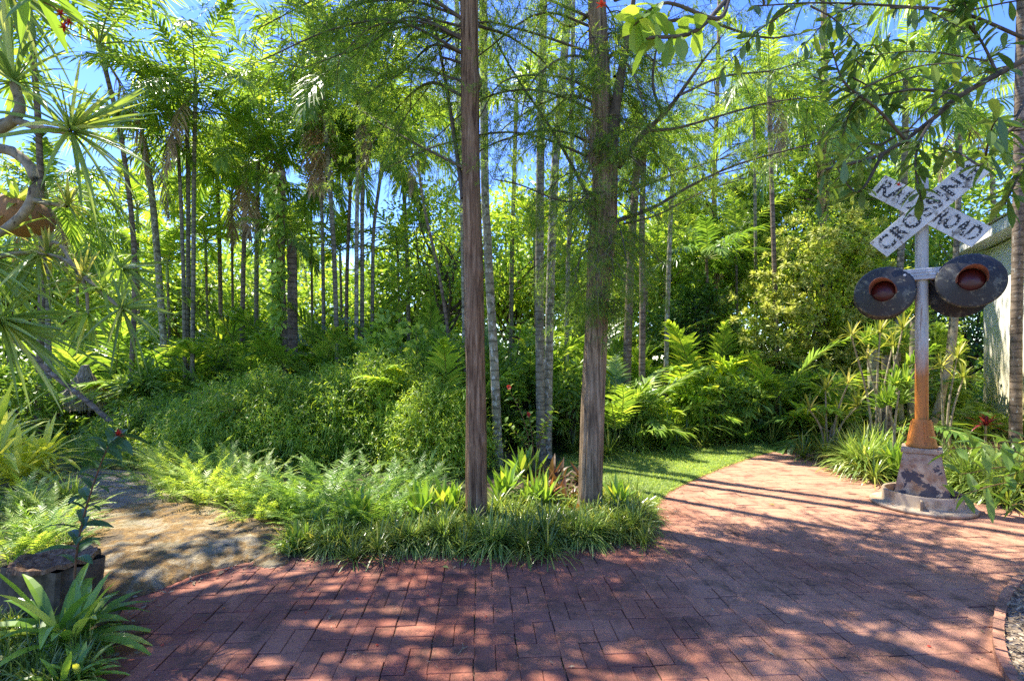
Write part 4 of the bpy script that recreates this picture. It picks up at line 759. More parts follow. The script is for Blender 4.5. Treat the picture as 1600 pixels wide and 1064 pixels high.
for i, (px, py, kd, sc) in enumerate(((945, 712, 'tuft', 1.1), (985, 706, 'tuftl', .9), (1030, 700, 'strapd', 1.), (1062, 702, 'tuft', .9), (1105, 694, 'strap', 1.), (1140, 694, 'tuft', 1.), (1165, 692, 'strapd', 1.1), (1195, 690, 'tuft', 1.), (1225, 688, 'strapd', 1.1), (1262, 688, 'strap', .9), (960, 700, 'strapd', 1.1), (1085, 688, 'strapd', 1.2))):
    plant(kd, 'arching strap leaved clump in the row behind lawn and path end, ' + nth(i, [945, 985, 1030, 1062, 1105, 1140, 1165, 1195, 1225, 1262, 960, 1085]), px, py, sc, i * 1.1, group='strap leaved row behind the lawn' if px < 1090 else 'strap leaved row at the path end')
# border grasses by the signal
for i, (px, py, sc) in enumerate(((1303, 718, 1.), (1330, 735, 1.05), (1360, 745, 1.1), (1392, 752, .9), (1345, 722, 1.1), (1385, 732, 1.1), (1320, 708, 1.0), (1370, 715, 1.0))):
    plant('tuftl' if i % 3 else 'tuft', 'arching long grass tuft left of the signal base, ' + nth(i, [1303, 1330, 1360, 1392, 1345, 1385, 1320, 1370]), px, py, sc, i * 1.7, 'grass_tuft', 'grass tuft', 'long grass tufts left of the signal')
for i, (px, py, sc) in enumerate(((1500, 762, 1.), (1535, 775, 1.0), (1570, 782, 1.05), (1610, 785, 1.1), (1520, 745, 1.1), (1560, 755, 1.1), (1600, 760, 1.1), (1480, 748, .9))):
    plant('tuftl' if i % 3 == 0 else 'tuft', 'arching long grass tuft right of the signal base, ' + nth(i, [1500, 1535, 1570, 1610, 1520, 1560, 1600, 1480]), px, py, sc, i * 1.3, 'grass_tuft', 'grass tuft', 'long grass tufts right of the signal')
plant('spear', 'bright upright leafy shoot in the grass left of the signal', 1398, 748, .8, 1)
# variegated plants on canes left of the signal
def caned(label, px, py, d, heads, kind='var', bark='pan_bark', name='variegated_dracaena', cat='plant', group=None, hs=1., r=.018):
    b = G(px, py); b[1] = d; b[0] = (px - 800) / F * d; t = thing(name, label, cat, (b[0], b[1], 0), group); tr = MB()
    for i, (hx, hy) in enumerate(heads):
        e = P(hx, hy, d + (i % 3 - 1) * .15) - [b[0], b[1], 0]; a = np.array([(i - len(heads) / 2) * .03, 0, 0])
        tr.add(*tube(spline([a, a + e * [.25, .3, .45] + [0, 0, .1], e], 12), np.linspace(r, r * .5, 12), 7), smooth=True)
        o = link('leaf_head', RS[kind], t); o.location = tuple(e); o.rotation_euler = (0, 0, i * 1.9); o.scale = (hs * (.85 + .3 * ((i * 37) % 10) / 10),) * 3
    tr.build('stems', M[bark], t); return t
caned('pale variegated plant with several leaf heads left of the signal, nearest the path', 1300, 700, 7., [(1265, 640), (1290, 610), (1310, 650), (1325, 600), (1340, 635), (1280, 665)], hs=.95)
caned('variegated plant on thin canes behind the left signal light', 1375, 690, 6.6, [(1330, 525), (1375, 520), (1395, 540), (1355, 560), (1410, 515)], hs=.8)
caned('green spiky plant on a cane just right of the signal post', 1480, 700, 6.6, [(1470, 575), (1495, 560), (1505, 590)], hs=.8)
caned('green leaf head on a cane in the grass left of the signal post', 1400, 735, 5.9, [(1405, 610), (1390, 640)], kind='strap', hs=.55)
o = plant('cord', 'red spiky cordyline in front of the house wall', 1540, 700, .9, 0, 'cordyline', 'plant', None, dd=7.4); o.location.z = .35
mb = MB(); mb.add(*tube([(0, 0, -.42), (0, 0, .02)], .018, 8), smooth=True); mb.build('stem', M['pan_bark'], o)
def stem(label, pts, d, w, bark='pan_bark', name='bare_trunk', group=None, d2=None):
    p = [P(x, y, d + (0 if d2 is None else (d2 - d) * i / (len(pts) - 1))) for i, (x, y) in enumerate(pts)]; b = p[0].copy(); q = spline([np.array(v) - b for v in p], 24)
    mb = MB(); mb.add(*tube(q, np.linspace(w, w * .75, 24) / F * d / 2 * np.where(np.arange(24) % 2, 1, 1.06), 10), smooth=True)
    # crown of small leaves at the tip
    t = thing(name, label, 'tree', tuple(b), group); mb.build('trunk', M[bark], t); o = link('leaf_head', RS['strap'], t); o.location = tuple(q[-1]); o.scale = (.7,) * 3; return t
stem('leaning slender trunk right of the signal post', [(1448, 690), (1470, 620), (1488, 540), (1494, 470)], 7.2, 11)
stem('brown bare trunk left of the signal post, behind the long grass', [(1386, 700), (1385, 620), (1384, 555)], 7.4, 15, 'palm_bark_brown', group=None)
stem('thin bent trunk between the brown trunk and the signal post', [(1412, 690), (1405, 620), (1398, 545)], 7.6, 9)
stem('thick grey trunk in the shade behind the left signal light', [(1366, 690), (1365, 600), (1362, 545)], 8.2, 18, 'palm_bark_pale')
stem('straight grey trunk just left of the signal post', [(1424, 690), (1426, 600), (1428, 500)], 8., 13)
stem('long bare trunk lying at a slant above the thatched hut front', [(192, 675), (130, 622), (70, 575), (10, 520)], 6.8, 8, 'palm_bark_brown')
# vine on the old trunk, centre left
rng = np.random.default_rng(61); t = thing('vine', 'heart leaved climbing vine hanging beside the short thick palm', 'vine', tuple(P(440, 600, 8.7) * [1, 1, 0])); mb = MB(); b = np.array(t.location); z = rng.uniform(CH - .2, CH + 3.2, 420)
cx = (438 + rng.normal(size=420) * 5 - 800) / F * 8.7 - b[0]; mb.add(*blades(np.c_[cx, rng.normal(size=420) * .06 - .08, z], np.c_[rng.normal(size=420) * .6, -np.ones(420) * .5, -np.ones(420) * .6], .12, .09, .2, 3, LEAFP, rng=rng)); mb.build('leaves', M['broad_lime'], t)
mb = MB(); mb.add(*tube(spline([(0, 0, 0), (.03, 0, 1.5), (-.02, 0, 3.), (0, 0, 4.6)], 20), .07, 10), smooth=True); mb.build('stem', M['palm_bark_brown'], t)

# far wood and ground cover
rng = np.random.default_rng(70)
Nf = 80000; a = rng.uniform(-26, 30, Nf); hgt = 5.6 + .9 * np.sin(a * .55) + .7 * np.sin(a * 1.3 + 2) + .5 * np.sin(a * 2.9 + 1)
hgt = np.where((a > -6.5) & (a < -4.), hgt * .62, hgt)
zz = rng.random(Nf) ** .8 * hgt; yy = 21 + 3 * rng.random(Nf) + 1.2 * np.sin(a * .8) + .8 * np.sin(a * 2.1 + zz * 1.5)
mb = MB(); mb.add(*blades(np.c_[a, yy, zz], rng.normal(size=(Nf, 3)) + [0, -.5, .1], .3 * rng.uniform(.6, 1.3, Nf), .16, .2, 2, LEAFP, rng=rng, twist=.9))
tag(mb.build('distant_woodland', M['broad']), 'hazy mass of far leafy trees closing the view behind the palms', 'woodland', kind='stuff')
Ng = 52000; px = rng.uniform(-250, 1850, Ng); dd = 7.9 + 11 * rng.random(Ng) ** 1.3; x = (px - 800) / F * dd
hh = .22 + .35 * (np.sin(x * 1.7 + dd) * np.sin(dd * 1.9 - x) * .5 + .5) + .05 * (dd - 8)
z = rng.random(Ng) ** .7 * hh + .02
mb = MB(); mb.add(*blades(np.c_[x, dd, z], rng.normal(size=(Ng, 3)) + [0, -.3, .6], .17 * rng.uniform(.6, 1.4, Ng), .06, .35, 2, LEAFP, rng=rng, twist=.8), mat=0)
tag(mb.build('ground_cover', M['broad']), 'low leafy ground cover filling the beds under the palms', 'ground cover', kind='stuff')

# ------------------------------------------------------------------ bamboo-like mound, ferns, border
def mound(label, cx, cy_, R, Ry, H, N, mat, seed, LL=.085, name='bamboo_mound'):
    rng = np.random.default_rng(seed); t = thing(name, label, 'shrub', (cx, cy_, 0)); mb = MB(); nt_ = N // 9
    q = nrm(rng.normal(size=(nt_, 3)) * [1, 1, .9] + [0, -.35, .35]); q[:, 2] = np.abs(q[:, 2])
    lump = 1 + .05 * np.sin(q[:, 0] * 6 + 1) * np.sin(q[:, 1] * 5 + 2) + .07 * np.sin(q[:, 0] * 13 + q[:, 2] * 9)
    b = q * [R, Ry, H] * (rng.uniform(.62, 1.02, nt_) * lump)[:, None]
    d = nrm(q + [0, 0, .5] + rng.normal(size=(nt_, 3)) * .35); l_ = rng.uniform(.15, .38, nt_)
    u = np.linspace(.1, 1, 9); bb = b[:, None] + d[:, None] * (l_[:, None] * u)[..., None] - np.array([0, 0, 1]) * (.45 * l_[:, None] * u ** 2)[..., None]
    D_ = np.repeat(d, 9, 0); bb = bb.reshape(-1, 3); dd = D_ * .6 + rng.normal(size=bb.shape) * .55 - [0, 0, .15]
    mb.add(*blades(bb, dd, LL * rng.uniform(.6, 1.3, len(bb)), .013, .35, 2, LEAFP, rng=rng)); mb.build('foliage', M[mat], t)
    st_ = MB()
    for i in range(70):
        a = rng.uniform(0, 6.28); e = np.array([math.cos(a) * R * .85, math.sin(a) * Ry * .85, H * rng.uniform(.3, .95)]) * rng.uniform(.5, 1)
        st_.add(*tube(spline([(e[0] * .15, e[1] * .15, 0), (e[0] * .45, e[1] * .45, e[2] * .9), tuple(e)], 6), [.006] * 6, 4))
    st_.build('stems', M['twig'], t); return t
mound('broad green bamboo mound in the centre left of the garden', (430 - 800) / F * 6.7, 6.7, 1.45, .95, 1.08, 52000, 'fine_mid', 80)
mound('sunlit part of the low bamboo thicket left of the left cypress', (590 - 800) / F * 6.9, 6.95, 1.25, .9, 1.3, 52000, 'fine_mid', 81)
mound('yellow green feathery shrub touching the left cypress trunk', (680 - 800) / F * 6.2, 6.2, .62, .55, .98, 22000, 'fine_lime', 82, .07, 'feathery_shrub')
mound('low trailing shoots at the left end of the bamboo mound', (270 - 800) / F * 7.3, 7.3, 1.0, .7, .72, 24000, 'fine', 83)

def fern_mesh(seed, mat, nf=26, L_=.55):
    rng = np.random.default_rng(seed); mb = MB()
    for i in range(nf):
        a = rng.uniform(0, 6.28); o = np.array([math.cos(a), math.sin(a), 0]) * rng.uniform(0, .22)
        frond(mb, o, a + rng.normal() * .5, L_ * rng.uniform(.6, 1.1), rng.uniform(40, 88), rng.uniform(40, 90), 24, L_ * .15, .014, .05, .12, rng, .15, 1, .003, 0, 0, rng.normal() * .4, tip=.12)
    me = mb.mesh('fronds'); me.materials.append(M[mat]); return me
FM = [fern_mesh(90, 'fern'), fern_mesh(91, 'fern', 30), fern_mesh(92, 'fern_green'), fern_mesh(93, 'fern_green', 30)]
def fern(label, px, py, k, sc=1., rz=0, group=None, z=.012):
    g = G(px, py); o = link('fern', FM[k]); o.location = (g[0], g[1], z); o.scale = (sc,) * 3; o.rotation_euler = (0, 0, rz); return tag(o, label, 'fern', group)
for i, (px, py, k, sc) in enumerate(((250, 765, 0, 1.1), (285, 775, 1, 1.0), (320, 790, 0, 1.05), (350, 778, 1, 1.1), (385, 795, 0, 1.0), (300, 752, 1, 1.15), (345, 760, 0, 1.1), (265, 748, 0, 1.), (400, 815, 1, .85), (395, 770, 0, .95))):
    fern('pale sunlit fern behind the rock slab, ' + nth(i, [250, 285, 320, 350, 385, 300, 345, 265, 400, 395]) + ' in the bank', px, py, k, sc, i * 1.3, 'bright ferns behind the rock slab')
for i, (px, py, k, sc) in enumerate(((450, 815, 2, 1.0), (480, 800, 3, 1.15), (515, 790, 2, 1.2), (560, 800, 3, 1.1), (600, 795, 2, 1.1), (635, 800, 3, 1.), (490, 830, 3, .9), (545, 825, 2, .95), (590, 830, 3, .9), (660, 780, 2, 1.1))):
    fern('green fern between mound and border grass, ' + nth(i, [450, 480, 515, 560, 600, 635, 490, 545, 590, 660]) + ' in the bank', px, py, k, sc, i * 1.9, 'green ferns in front of the mound')
for i, (px, py, k, sc) in enumerate(((20, 880, 0, .85), (60, 860, 2, .85), (15, 820, 2, 1.), (80, 830, 0, .8), (45, 800, 2, .9), (100, 860, 2, .6))):
    fern('tangled fern above the old stump at the left edge, ' + nth(i, [20, 60, 15, 80, 45, 100]) + ' there', px, py, k, sc, i * 2.1, 'ferns above the stump')
for i, (px, py, k, sc) in enumerate(((150, 735, 2, 1.0), (190, 725, 0, 1.0), (120, 715, 3, 1.0), (230, 715, 3, 1.1))):
    fern('green fern in the low row behind the flat rear rock, ' + nth(i, [150, 190, 120, 230]), px, py, k, sc, i * 2.4, 'ferns behind the rear rock')
# border grass, bed edge under the cypresses (uncountable blades)
rng = np.random.default_rng(95)
bpoly = [tuple(G(x, y)[:2]) for x, y in ((445, 868), (560, 863), (680, 863), (800, 863), (900, 855), (975, 842), (1008, 825), (1010, 800), (985, 775), (940, 790), (860, 800), (780, 795), (700, 815), (600, 835), (500, 838), (450, 850))]
tf = scatter(rng, bpoly, 620); ex = scatter(rng, [tuple(G(x, y)[:2]) for x, y in ((650, 865), (900, 855), (1005, 828), (1000, 805), (880, 835), (700, 845))], 240); tf = np.vstack([tf, ex])
mbs = [MB(), MB()]
for gi, sel in enumerate((rng.random(len(tf)) < .8, None)):
    pass
sel = rng.random(len(tf)) < .8
for gi, pts in enumerate((tf[sel], tf[~sel])):
    nbp = 34; N = len(pts) * nbp; b = np.repeat(np.c_[pts, np.full(len(pts), .012)], nbp, 0); b[:, :2] += rng.normal(size=(N, 2)) * .018; hv = np.repeat(.62 + .75 * rng.random(len(pts)) ** 1.5, nbp)
    lean = np.repeat(rng.normal(size=(len(pts), 2)) * .25, nbp, 0); d = upright(rng, N, .95); d[:, :2] += lean + [0, -.12]
    mbs[gi].add(*blades(b, d, rng.uniform(.2, .38, N) * hv, .0095, rng.uniform(.3, .9, N), 4, BLADEP, rng=rng, twist=.3))
g1 = tag(mbs[0].build('border_grass', M['grass']), 'dark green mondo grass edging the bed under the two cypress trunks', 'border grass', kind='stuff')
tag(mbs[1].build('pale_border_grass', M['grass_lite']), 'paler blades mixed through the dark border grass', 'border grass', kind='stuff')  # random share of tufts in a paler grass colour
# dark grass at lower left corner
tf = np.array([G(x, y)[:2] for x, y in ((10, 1010), (40, 1030), (70, 1050), (20, 1064), (60, 1085), (95, 1075), (0, 1040), (-20, 1000), (30, 985), (110, 1060), (-30, 1060), (90, 1040))]); mb = MB()
tf = np.repeat(tf, 5, 0) + rng.normal(size=(60, 2)) * .05; nbp = 40; N = len(tf) * nbp; b = np.repeat(np.c_[tf, np.full(len(tf), .012)], nbp, 0) + np.c_[rng.normal(size=(N, 2)) * .02, np.zeros(N)]
mb.add(*blades(b, upright(rng, N, 1.), rng.uniform(.14, .3, N), .006, rng.uniform(.3, .9, N), 5, BLADEP, rng=rng)); tag(mb.build('corner_grass', M['grass']), 'dark mondo grass under the strap leaved plant in the lower left corner', 'border grass', kind='stuff')
for i, (px, py, kd, sc) in enumerate(((520, 860, 'tuftl', .45), (585, 858, 'tuft', .6), (640, 862, 'tuftl', .5), (725, 860, 'tuft', .65), (780, 862, 'tuftl', .6), (845, 858, 'tuft', .65), (905, 850, 'tuftl', .55), (955, 846, 'tuft', .6), (995, 835, 'tuftl', .5), (1008, 815, 'tuft', .5), (690, 850, 'tuftl', .6), (815, 845, 'tuft', .7))):
    plant(kd, 'arching grass clump spilling over the paving edge under the cypresses, ' + nth(i, [520, 585, 640, 725, 780, 845, 905, 955, 995, 1008, 690, 815]), px, py, sc, i * 1.3, 'grass_tuft', 'grass tuft', 'grass clumps along the paving edge')
# plants among the border
plant('spear', 'upright broad leaved plant at the foot of the left cypress, on its right', 790, 790, .75, .4); plant('spear', 'leafy plant at the foot of the left cypress, on its left', 700, 815, .7, 2.4)
plant('spear', 'broad leaved plant right of the foot of the right cypress', 968, 805, .62, 1.4); plant('spear', 'light green broad leaved plant in front of the twin pale trunks', 820, 765, .9, 3.3)
plant('strap', 'long arching leaved plant low between the cypress trunks', 835, 800, .6, 2.2); plant('spear', 'leafy plant among the ferns, left of the left cypress', 655, 825, .75, 5.)
plant('spear', 'small leafy plant amid the ferns in the centre of the bed', 560, 830, .7, 4.); plant('strap', 'small arching plant on the paving edge beside the rock', 470, 862, .3, 4.)
for px, py, sc, lab in ((850, 775, 1., 'reddish bromeliad clump between the cypresses, leftmost'), (885, 770, 1.1, 'reddish bromeliad clump leaning on the right cypress'), (868, 790, .8, 'reddish bromeliad clump in front of the other two')):
    plant('brom', lab, px, py, sc, px, 'bromeliad', 'bromeliad', None)
plant('crot', 'dark croton with bronze leaves in the grass between the cypresses', 905, 805, .9, 1, 'croton', 'croton', None)
for i, (px, py, sc, lab) in enumerate(((5, 775, 1.2, 'lime yellow bromeliad at the left edge, nearest the rock'), (25, 745, 1.1, 'lime yellow bromeliad behind the nearest one at the left edge'), (-15, 735, 1.4, 'lime yellow bromeliad cut by the left edge'), (45, 760, .9, 'smallest lime yellow bromeliad, right of the others'))):
    plant('lime', lab, px, py, sc * 1.35, i * 1.4, 'bromeliad', 'bromeliad', None, z=.12)
# white-edged airy grass tuft by rock
plant('tuftl', 'pale wispy grass tuft beside the flat rear rock', 95, 800, .7, 2, 'grass_tuft', 'grass tuft', None); plant('tuftl', 'pale wispy grass tuft at the left edge by the bromeliads', 40, 815, .6, 1, 'grass_tuft', 'grass tuft', None)

# ------------------------------------------------------------------ rocks, stump, hut
def rock_mat(name, wood):
    m, n, out = newmat(name); v = coord(n); a = noise(n, coord(n, (1, 3.2, 1) if wood else (1, 1.4, 1), rot=(0, 0, .25)), 3.2, 9, .68, .5)
    f = noise(n, v, 38, 5, .7)
    if wood: c = ramp(n, a, [(.3, (.13, .10, .07)), (.5, (.36, .29, .215)), (.7, (.5, .44, .35))])
    else: c = ramp(n, a, [(.30, (.07, .055, .035)), (.42, (.20, .155, .10)), (.49, (.33, .20, .07)), (.56, (.42, .33, .19)), (.72, (.52, .46, .33))])
    c = mix(n, 1., c, ramp(n, f, [(.3, (.65, .65, .65)), (.6, (1.1, 1.1, 1.1))]), 'MULTIPLY')
    c = mix(n, ramp(n, noise(n, v, 1.7, 5, .7), [(.55, (0, 0, 0)), (.7, (.6, .6, .6))]), c, (.12, .12, .05))
    vo = N_(n, 'ShaderNodeTexVoronoi', Scale=9., Distance='EUCLIDEAN') if False else None
    c = mix(n, ramp(n, noise(n, v, 13, 3, .5), [(.66, (0, 0, 0)), (.7, (.8, .8, .8))]), c, (.05, .035, .02))
    finish(n, out, c, .9, bump(n, noise(n, v, 14, 10, .8), 1., .05), .2); return m
M['rock'] = rock_mat('limestone', False); M['rock2'] = rock_mat('streaked_limestone', True)
def rock(label, pix, H, mat, seed, res=.035, ridge=0.):
    rng = np.random.default_rng(seed); poly = [tuple(G(*p)[:2]) for p in pix]; poly = [tuple(q[:2]) for q in spline([(a, b, 0) for a, b in poly + [poly[0]]], 60)]; a = np.array(poly); lo = a.min(0) - .1; hi = a.max(0) + .1
    nx, ny = int((hi[0] - lo[0]) / res) + 1, int((hi[1] - lo[1]) / res) + 1; X, Y = np.meshgrid(np.linspace(lo[0], hi[0], nx), np.linspace(lo[1], hi[1], ny)); ins = inpoly(X, Y, poly)
    dist = np.min(np.hypot(X[..., None] - a[:, 0], Y[..., None] - a[:, 1]), -1); sd = np.where(ins, dist, -dist)
    nz_ = sum(am * np.sin(X * f1 + p1 + 1.5 * np.sin(Y * f2 * .6 + p2)) * np.sin(Y * f2 + p2 + np.sin(X * f1 * .7)) for am, f1, f2, p1, p2 in zip((.35, .22, .14, .1, .07), (1.6, 3.5, 7, 13, 24), (2, 4.4, 8.5, 17, 29), rng.uniform(0, 6, 5), rng.uniform(0, 6, 5)))
    Z = H * (1 - np.exp(-np.clip(sd, 0, None) * 9)) * (1 + .55 * nz_) + ridge * np.sin(Y * 34 + X * 5 + np.sin(X * 3)) * np.clip(sd * 6, 0, 1) - .06 * (sd < 0) - .0 + .01
    hsh = lambda f: np.interp(np.sin(X * f * 1.3 + 2 * np.sin(Y * f * .7)) * np.sin(Y * f + 1.7 * np.sin(X * f * .9 + 1)), [-1, -.6, 1], [-1, -.1, .25])
    Z = Z + np.clip(sd * 12, 0, 1) * (.008 * hsh(23) + .008 * hsh(51) + .006 * hsh(97) + rng.normal(size=X.shape) * .0012)
    V = np.stack([X, Y, Z], -1).reshape(-1, 3); idx = np.arange(nx * ny).reshape(ny, nx); Q = np.stack([idx[:-1, :-1], idx[:-1, 1:], idx[1:, 1:], idx[1:, :-1]], -1).reshape(-1, 4)
    keep = (sd.reshape(-1)[Q] > -.06).all(1); c0 = np.array([a[:, 0].mean(), a[:, 1].mean(), 0]); mb = MB(); mb.add(V - c0, Q[keep], smooth=True); o = mb.build('rock', M[mat]); o.location = tuple(c0); return tag(o, label, 'rock')
rock('large low limestone slab with ochre stains, touching the red paving', [(60, 870), (100, 825), (200, 795), (290, 792), (360, 800), (430, 820), (455, 845), (440, 868), (390, 878), (300, 900), (225, 930), (170, 935), (110, 930)], .075, 'rock', 100, .014)
rock('flat streaked grey rock behind the large slab', [(40, 800), (60, 765), (110, 745), (180, 738), (250, 748), (275, 765), (262, 785), (200, 800), (120, 822), (60, 825)], .07, 'rock2', 101, .03, .006)
rock('small mossy grey stone at the corner of the bed and paving', [(395, 885), (400, 868), (425, 860), (450, 866), (452, 878), (425, 888)], .07, 'rock', 102, .012)
# stump
rng = np.random.default_rng(110); g = G(85, 952); t = thing('tree_stump', 'weathered dark split tree stump behind the strap leaved plant', 'stump', (g[0], g[1], 0)); mb = MB()
rf = bark_rf(rng, 14); mb.add(*tube(spline([(0, 0, -.02), (0, 0, .14), (.01, 0, .27)], 20), .185, 60, lambda th, s: 1 + 2.6 * (rf(th, s * .1) - 1) + .0 * s), smooth=False); mb.build('bark', M['stump'] if 'stump' in M else M['wood'], t)
V, Q = lathe([(.186, .262), (.18, .285), (.15, .275), (.1, .25), (.02, .24), (.001, .24)], 40); V = V + np.c_[np.zeros((len(V), 2)), .012 * np.sin(V[:, 0] * 60) * np.cos(V[:, 1] * 45)]
mb = MB(); mb.add(V, Q); mb.build('cut_top', M['cypress_bark'], t)
# thatched hut
m, n, out = newmat('thatch'); a = noise(n, coord(n, (14, 14, 2.)), 2.4, 6, .7); finish(n, out, ramp(n, a, [(.3, (.10, .075, .055)), (.5, (.26, .21, .165)), (.7, (.44, .38, .32))]), .95, bump(n, a, .9, .03)); M['thatch'] = m
g = np.array([(133 - 800) / F * 8.6, 8.6, 0]); t = thing('thatched_hut', 'small hut with a pointed grey thatched roof standing among the plants at left', 'hut', tuple(g)); mb = MB()
pf = [(.0, 1.24), (.05, 1.23), (.085, 1.12), (.13, 1.0), (.2, .88), (.32, .76), (.48, .64), (.58, .55), (.585, .50), (.52, .52)]
V, Q = lathe(pf, 48); rr = 1 + .05 * np.sin(np.arctan2(V[:, 1], V[:, 0]) * 9) + rng.normal(size=len(V)) * .015; V[:, :2] *= rr[:, None]; mb.add(V, Q, smooth=False)
th = rng.uniform(0, 6.28, 1500); rad = rng.uniform(.1, .56, 1500); zz = np.interp(rad, [p[0] for p in pf[1:8]], [p[1] for p in pf[1:8]]); b = np.c_[np.cos(th) * rad, np.sin(th) * rad, zz + .012]
mb.add(*blades(b, np.c_[np.cos(th), np.sin(th), -.7 - .6 / (rad * 4 + .3)], .15, .012, .1, 1, np.array([1, .5]), rng=rng)); mb.build('roof', M['thatch'], t)
for k in range(6):
    a = k * math.pi / 3 + .3; mb = MB(); mb.add(*tube([(.42 * math.cos(a), .42 * math.sin(a), 0), (.42 * math.cos(a), .42 * math.sin(a), .62)], .024, 8), smooth=True); mb.build('post', M['palm_bark_brown'], t)
mb = MB(); mb.add(*lathe([(.0, .10), (.44, .10), (.45, .08), (.45, .02), (.0, .02)], 30)); mb.build('floor', M['wood'], t)

# ------------------------------------------------------------------ near left: strap-leaved plant, flowering sprig, spiky tree
plant('lily', 'large bright green strap leaved plant in the lower left corner', 95, 1020, 1.12, .3, 'strap_leaf_plant', 'plant', None)
o = plant('lily', 'smaller bright strap leaved plant growing in front of the large corner one', 120, 1075, .5, 2.); o['group'] = ''
del o['group']
def leafy_stem(mbw, mbl, rng, pts, r0, n, LL, LW, start=.25, mat=0, pr=LEAFP, droop=.25, out_=.9, keel=.15):
    p = spline(pts, 24); mbw.add(*tube(p, np.linspace(r0, r0 * .35, 24), 6), smooth=True); s = np.linspace(start, 1, n); i = s * 23
    q = np.stack([np.interp(i, np.arange(24), p[:, k]) for k in range(3)], 1); t = nrm(np.stack([np.interp(i, np.arange(24), np.gradient(p[:, k])) for k in range(3)], 1))
    a = np.arange(n) * 2.4 + rng.normal(size=n) * .3; s1 = nrm(np.cross(t, [.1, .2, 1.])); s2 = np.cross(t, s1); d = t * .45 + (s1 * np.cos(a)[:, None] + s2 * np.sin(a)[:, None]) * out_
    mbl.add(*blades(q, d, LL * rng.uniform(.65, 1.1, n), LW * rng.uniform(.8, 1.1, n), droop, 5, pr, rng=rng, keel=keel, twist=.3), mat=mat)
rng = np.random.default_rng(120); g = G(115, 985); t = thing('flowering_sprig', 'thin upright stem with dark leaves and a red flower head beside the stump', 'plant', tuple(g)); w_ = MB(); l_ = MB()
dS = g[1]; pts = [P(x, y, dS) - g for x, y in ((115, 985), (118, 880), (130, 810), (150, 745), (168, 700), (185, 680))]
leafy_stem(w_, l_, rng, pts, .006, 44, .17, .048, .2, droop=.35); w_.build('stem', M['twig'], t); l_.build('leaves', M['sprig'], t); mb = MB(); rosette(mb, rng, pts[-1], 40, .034, .01, -20, 85, .1, 2, keel=0); mb.build('flower', M['red'], t)
# spiky-headed branching tree entering from the left
rng = np.random.default_rng(130); base = np.array([-3.25, 2.75, 0]); t = thing('spiky_branching_tree', 'screw pine like tree reaching in from the left edge with spiky leaf heads', 'tree', tuple(base)); w_ = MB()
dL = 2.75
def hp(x, y, d=dL): return P(x, y, d) - base
w_.add(*tube(spline([(0, 0, 0), (.05, 0, .8), (-.05, 0, 1.7), hp(-60, 230), hp(-70, -60)], 40), np.linspace(.09, .05, 40), 14), smooth=True)
brs = [([hp(-60, 240), hp(-10, 210), hp(30, 175), hp(22, 130)], .03), ([hp(-60, 230), hp(10, 190), hp(60, 200), hp(110, 207)], .022), ([hp(-70, 260), hp(0, 232), (hp(48, 262)), hp(50, 312), hp(20, 350), hp(-30, 380)], .028),
       ([hp(50, 312), hp(75, 318), hp(105, 322)], .016), ([hp(-60, 420), hp(30, 395), hp(100, 405), hp(150, 450), hp(190, 482)], .014), ([hp(120, 415), hp(135, 455), hp(137, 490)], .01), ([hp(-60, 440), hp(-20, 470), hp(0, 500)], .02), ([hp(60, 400), hp(90, 380), hp(128, 440)], .01), ([hp(-70, -40), hp(-30, -60), hp(5, -30)], .03)]
for pts, r in brs: w_.add(*tube(spline(pts, 16), np.linspace(r, r * .7, 16) * np.where(np.arange(16) % 2, 1, 1.1), 9), smooth=True)
w_.build('branches', M['pan_bark'], t)
def head(pos, axis, n, LL, LW, mat='pandan', seed=0, lo=-25, droop=.35):
    mb = MB(); rosette(mb, np.random.default_rng(seed), pos, n, LL, LW, lo, 88, droop, 5, keel=.18, axis=tuple(nrm(np.array(axis)))); mb.build('leaf_head', M[mat], t)
head(hp(22, 130), (-.1, -.1, 1), 46, .52, .026, seed=1); head(hp(110, 205), (.9, -.2, .5), 50, .46, .026, seed=2); head(hp(105, 322), (.3, -.3, 1), 24, .16, .02, 'variegated', 3)
head(hp(190, 482), (.9, -.2, .1), 30, .3, .018, 'pandan', 4); head(hp(137, 490), (.1, -.3, -1), 18, .22, .022, 'fern', 5, 10); head(hp(128, 440), (.2, 0, 1), 26, .22, .018, 'variegated', 6); head(hp(0, 500), (1, -.3, -.25), 44, .5, .022, 'pandan', 7, 15); head(hp(5, -30), (.6, -.1, -.2), 40, .5, .03, 'pandan', 8)
head(hp(160, 452), (.5, -.2, 1), 24, .22, .018, 'fern', 9); head(hp(75, 400), (.1, -.2, 1), 24, .2, .02, 'variegated', 10); head(hp(-40, 400), (1, -.2, -.5), 40, .55, .022, 'pandan', 11, 10); head(hp(60, 395), (-.2, -.3, -.8), 30, .3, .02, 'pandan', 12)
head(hp(190, 420, 3.2), (1, 0, 0), 22, .3, .02, 'pandan', 13)
# staghorn fern on the branch
rng = np.random.default_rng(131); c = P(30, 338, 2.95); t = thing('staghorn_fern', 'brown dome of a staghorn fern hanging among the spiky branches', 'fern', tuple(c)); mb = MB(); V, Q = lathe([(.001, .11), (.09, .1), (.14, .06), (.165, 0), (.15, -.06), (.1, -.1), (.001, -.12)], 40)
V = V * (1 + .06 * np.sin(V[:, :1] * 30) * np.cos(V[:, 2:] * 25)); mb.add(V, Q, smooth=True); mb.build('shield_fronds', M['staghorn'], t); mb = MB(); rosette(mb, rng, (0.05, -.06, .05), 26, .2, .035, -60, 80, .3, 4); mb.build('fertile_fronds', M['fern'], t)
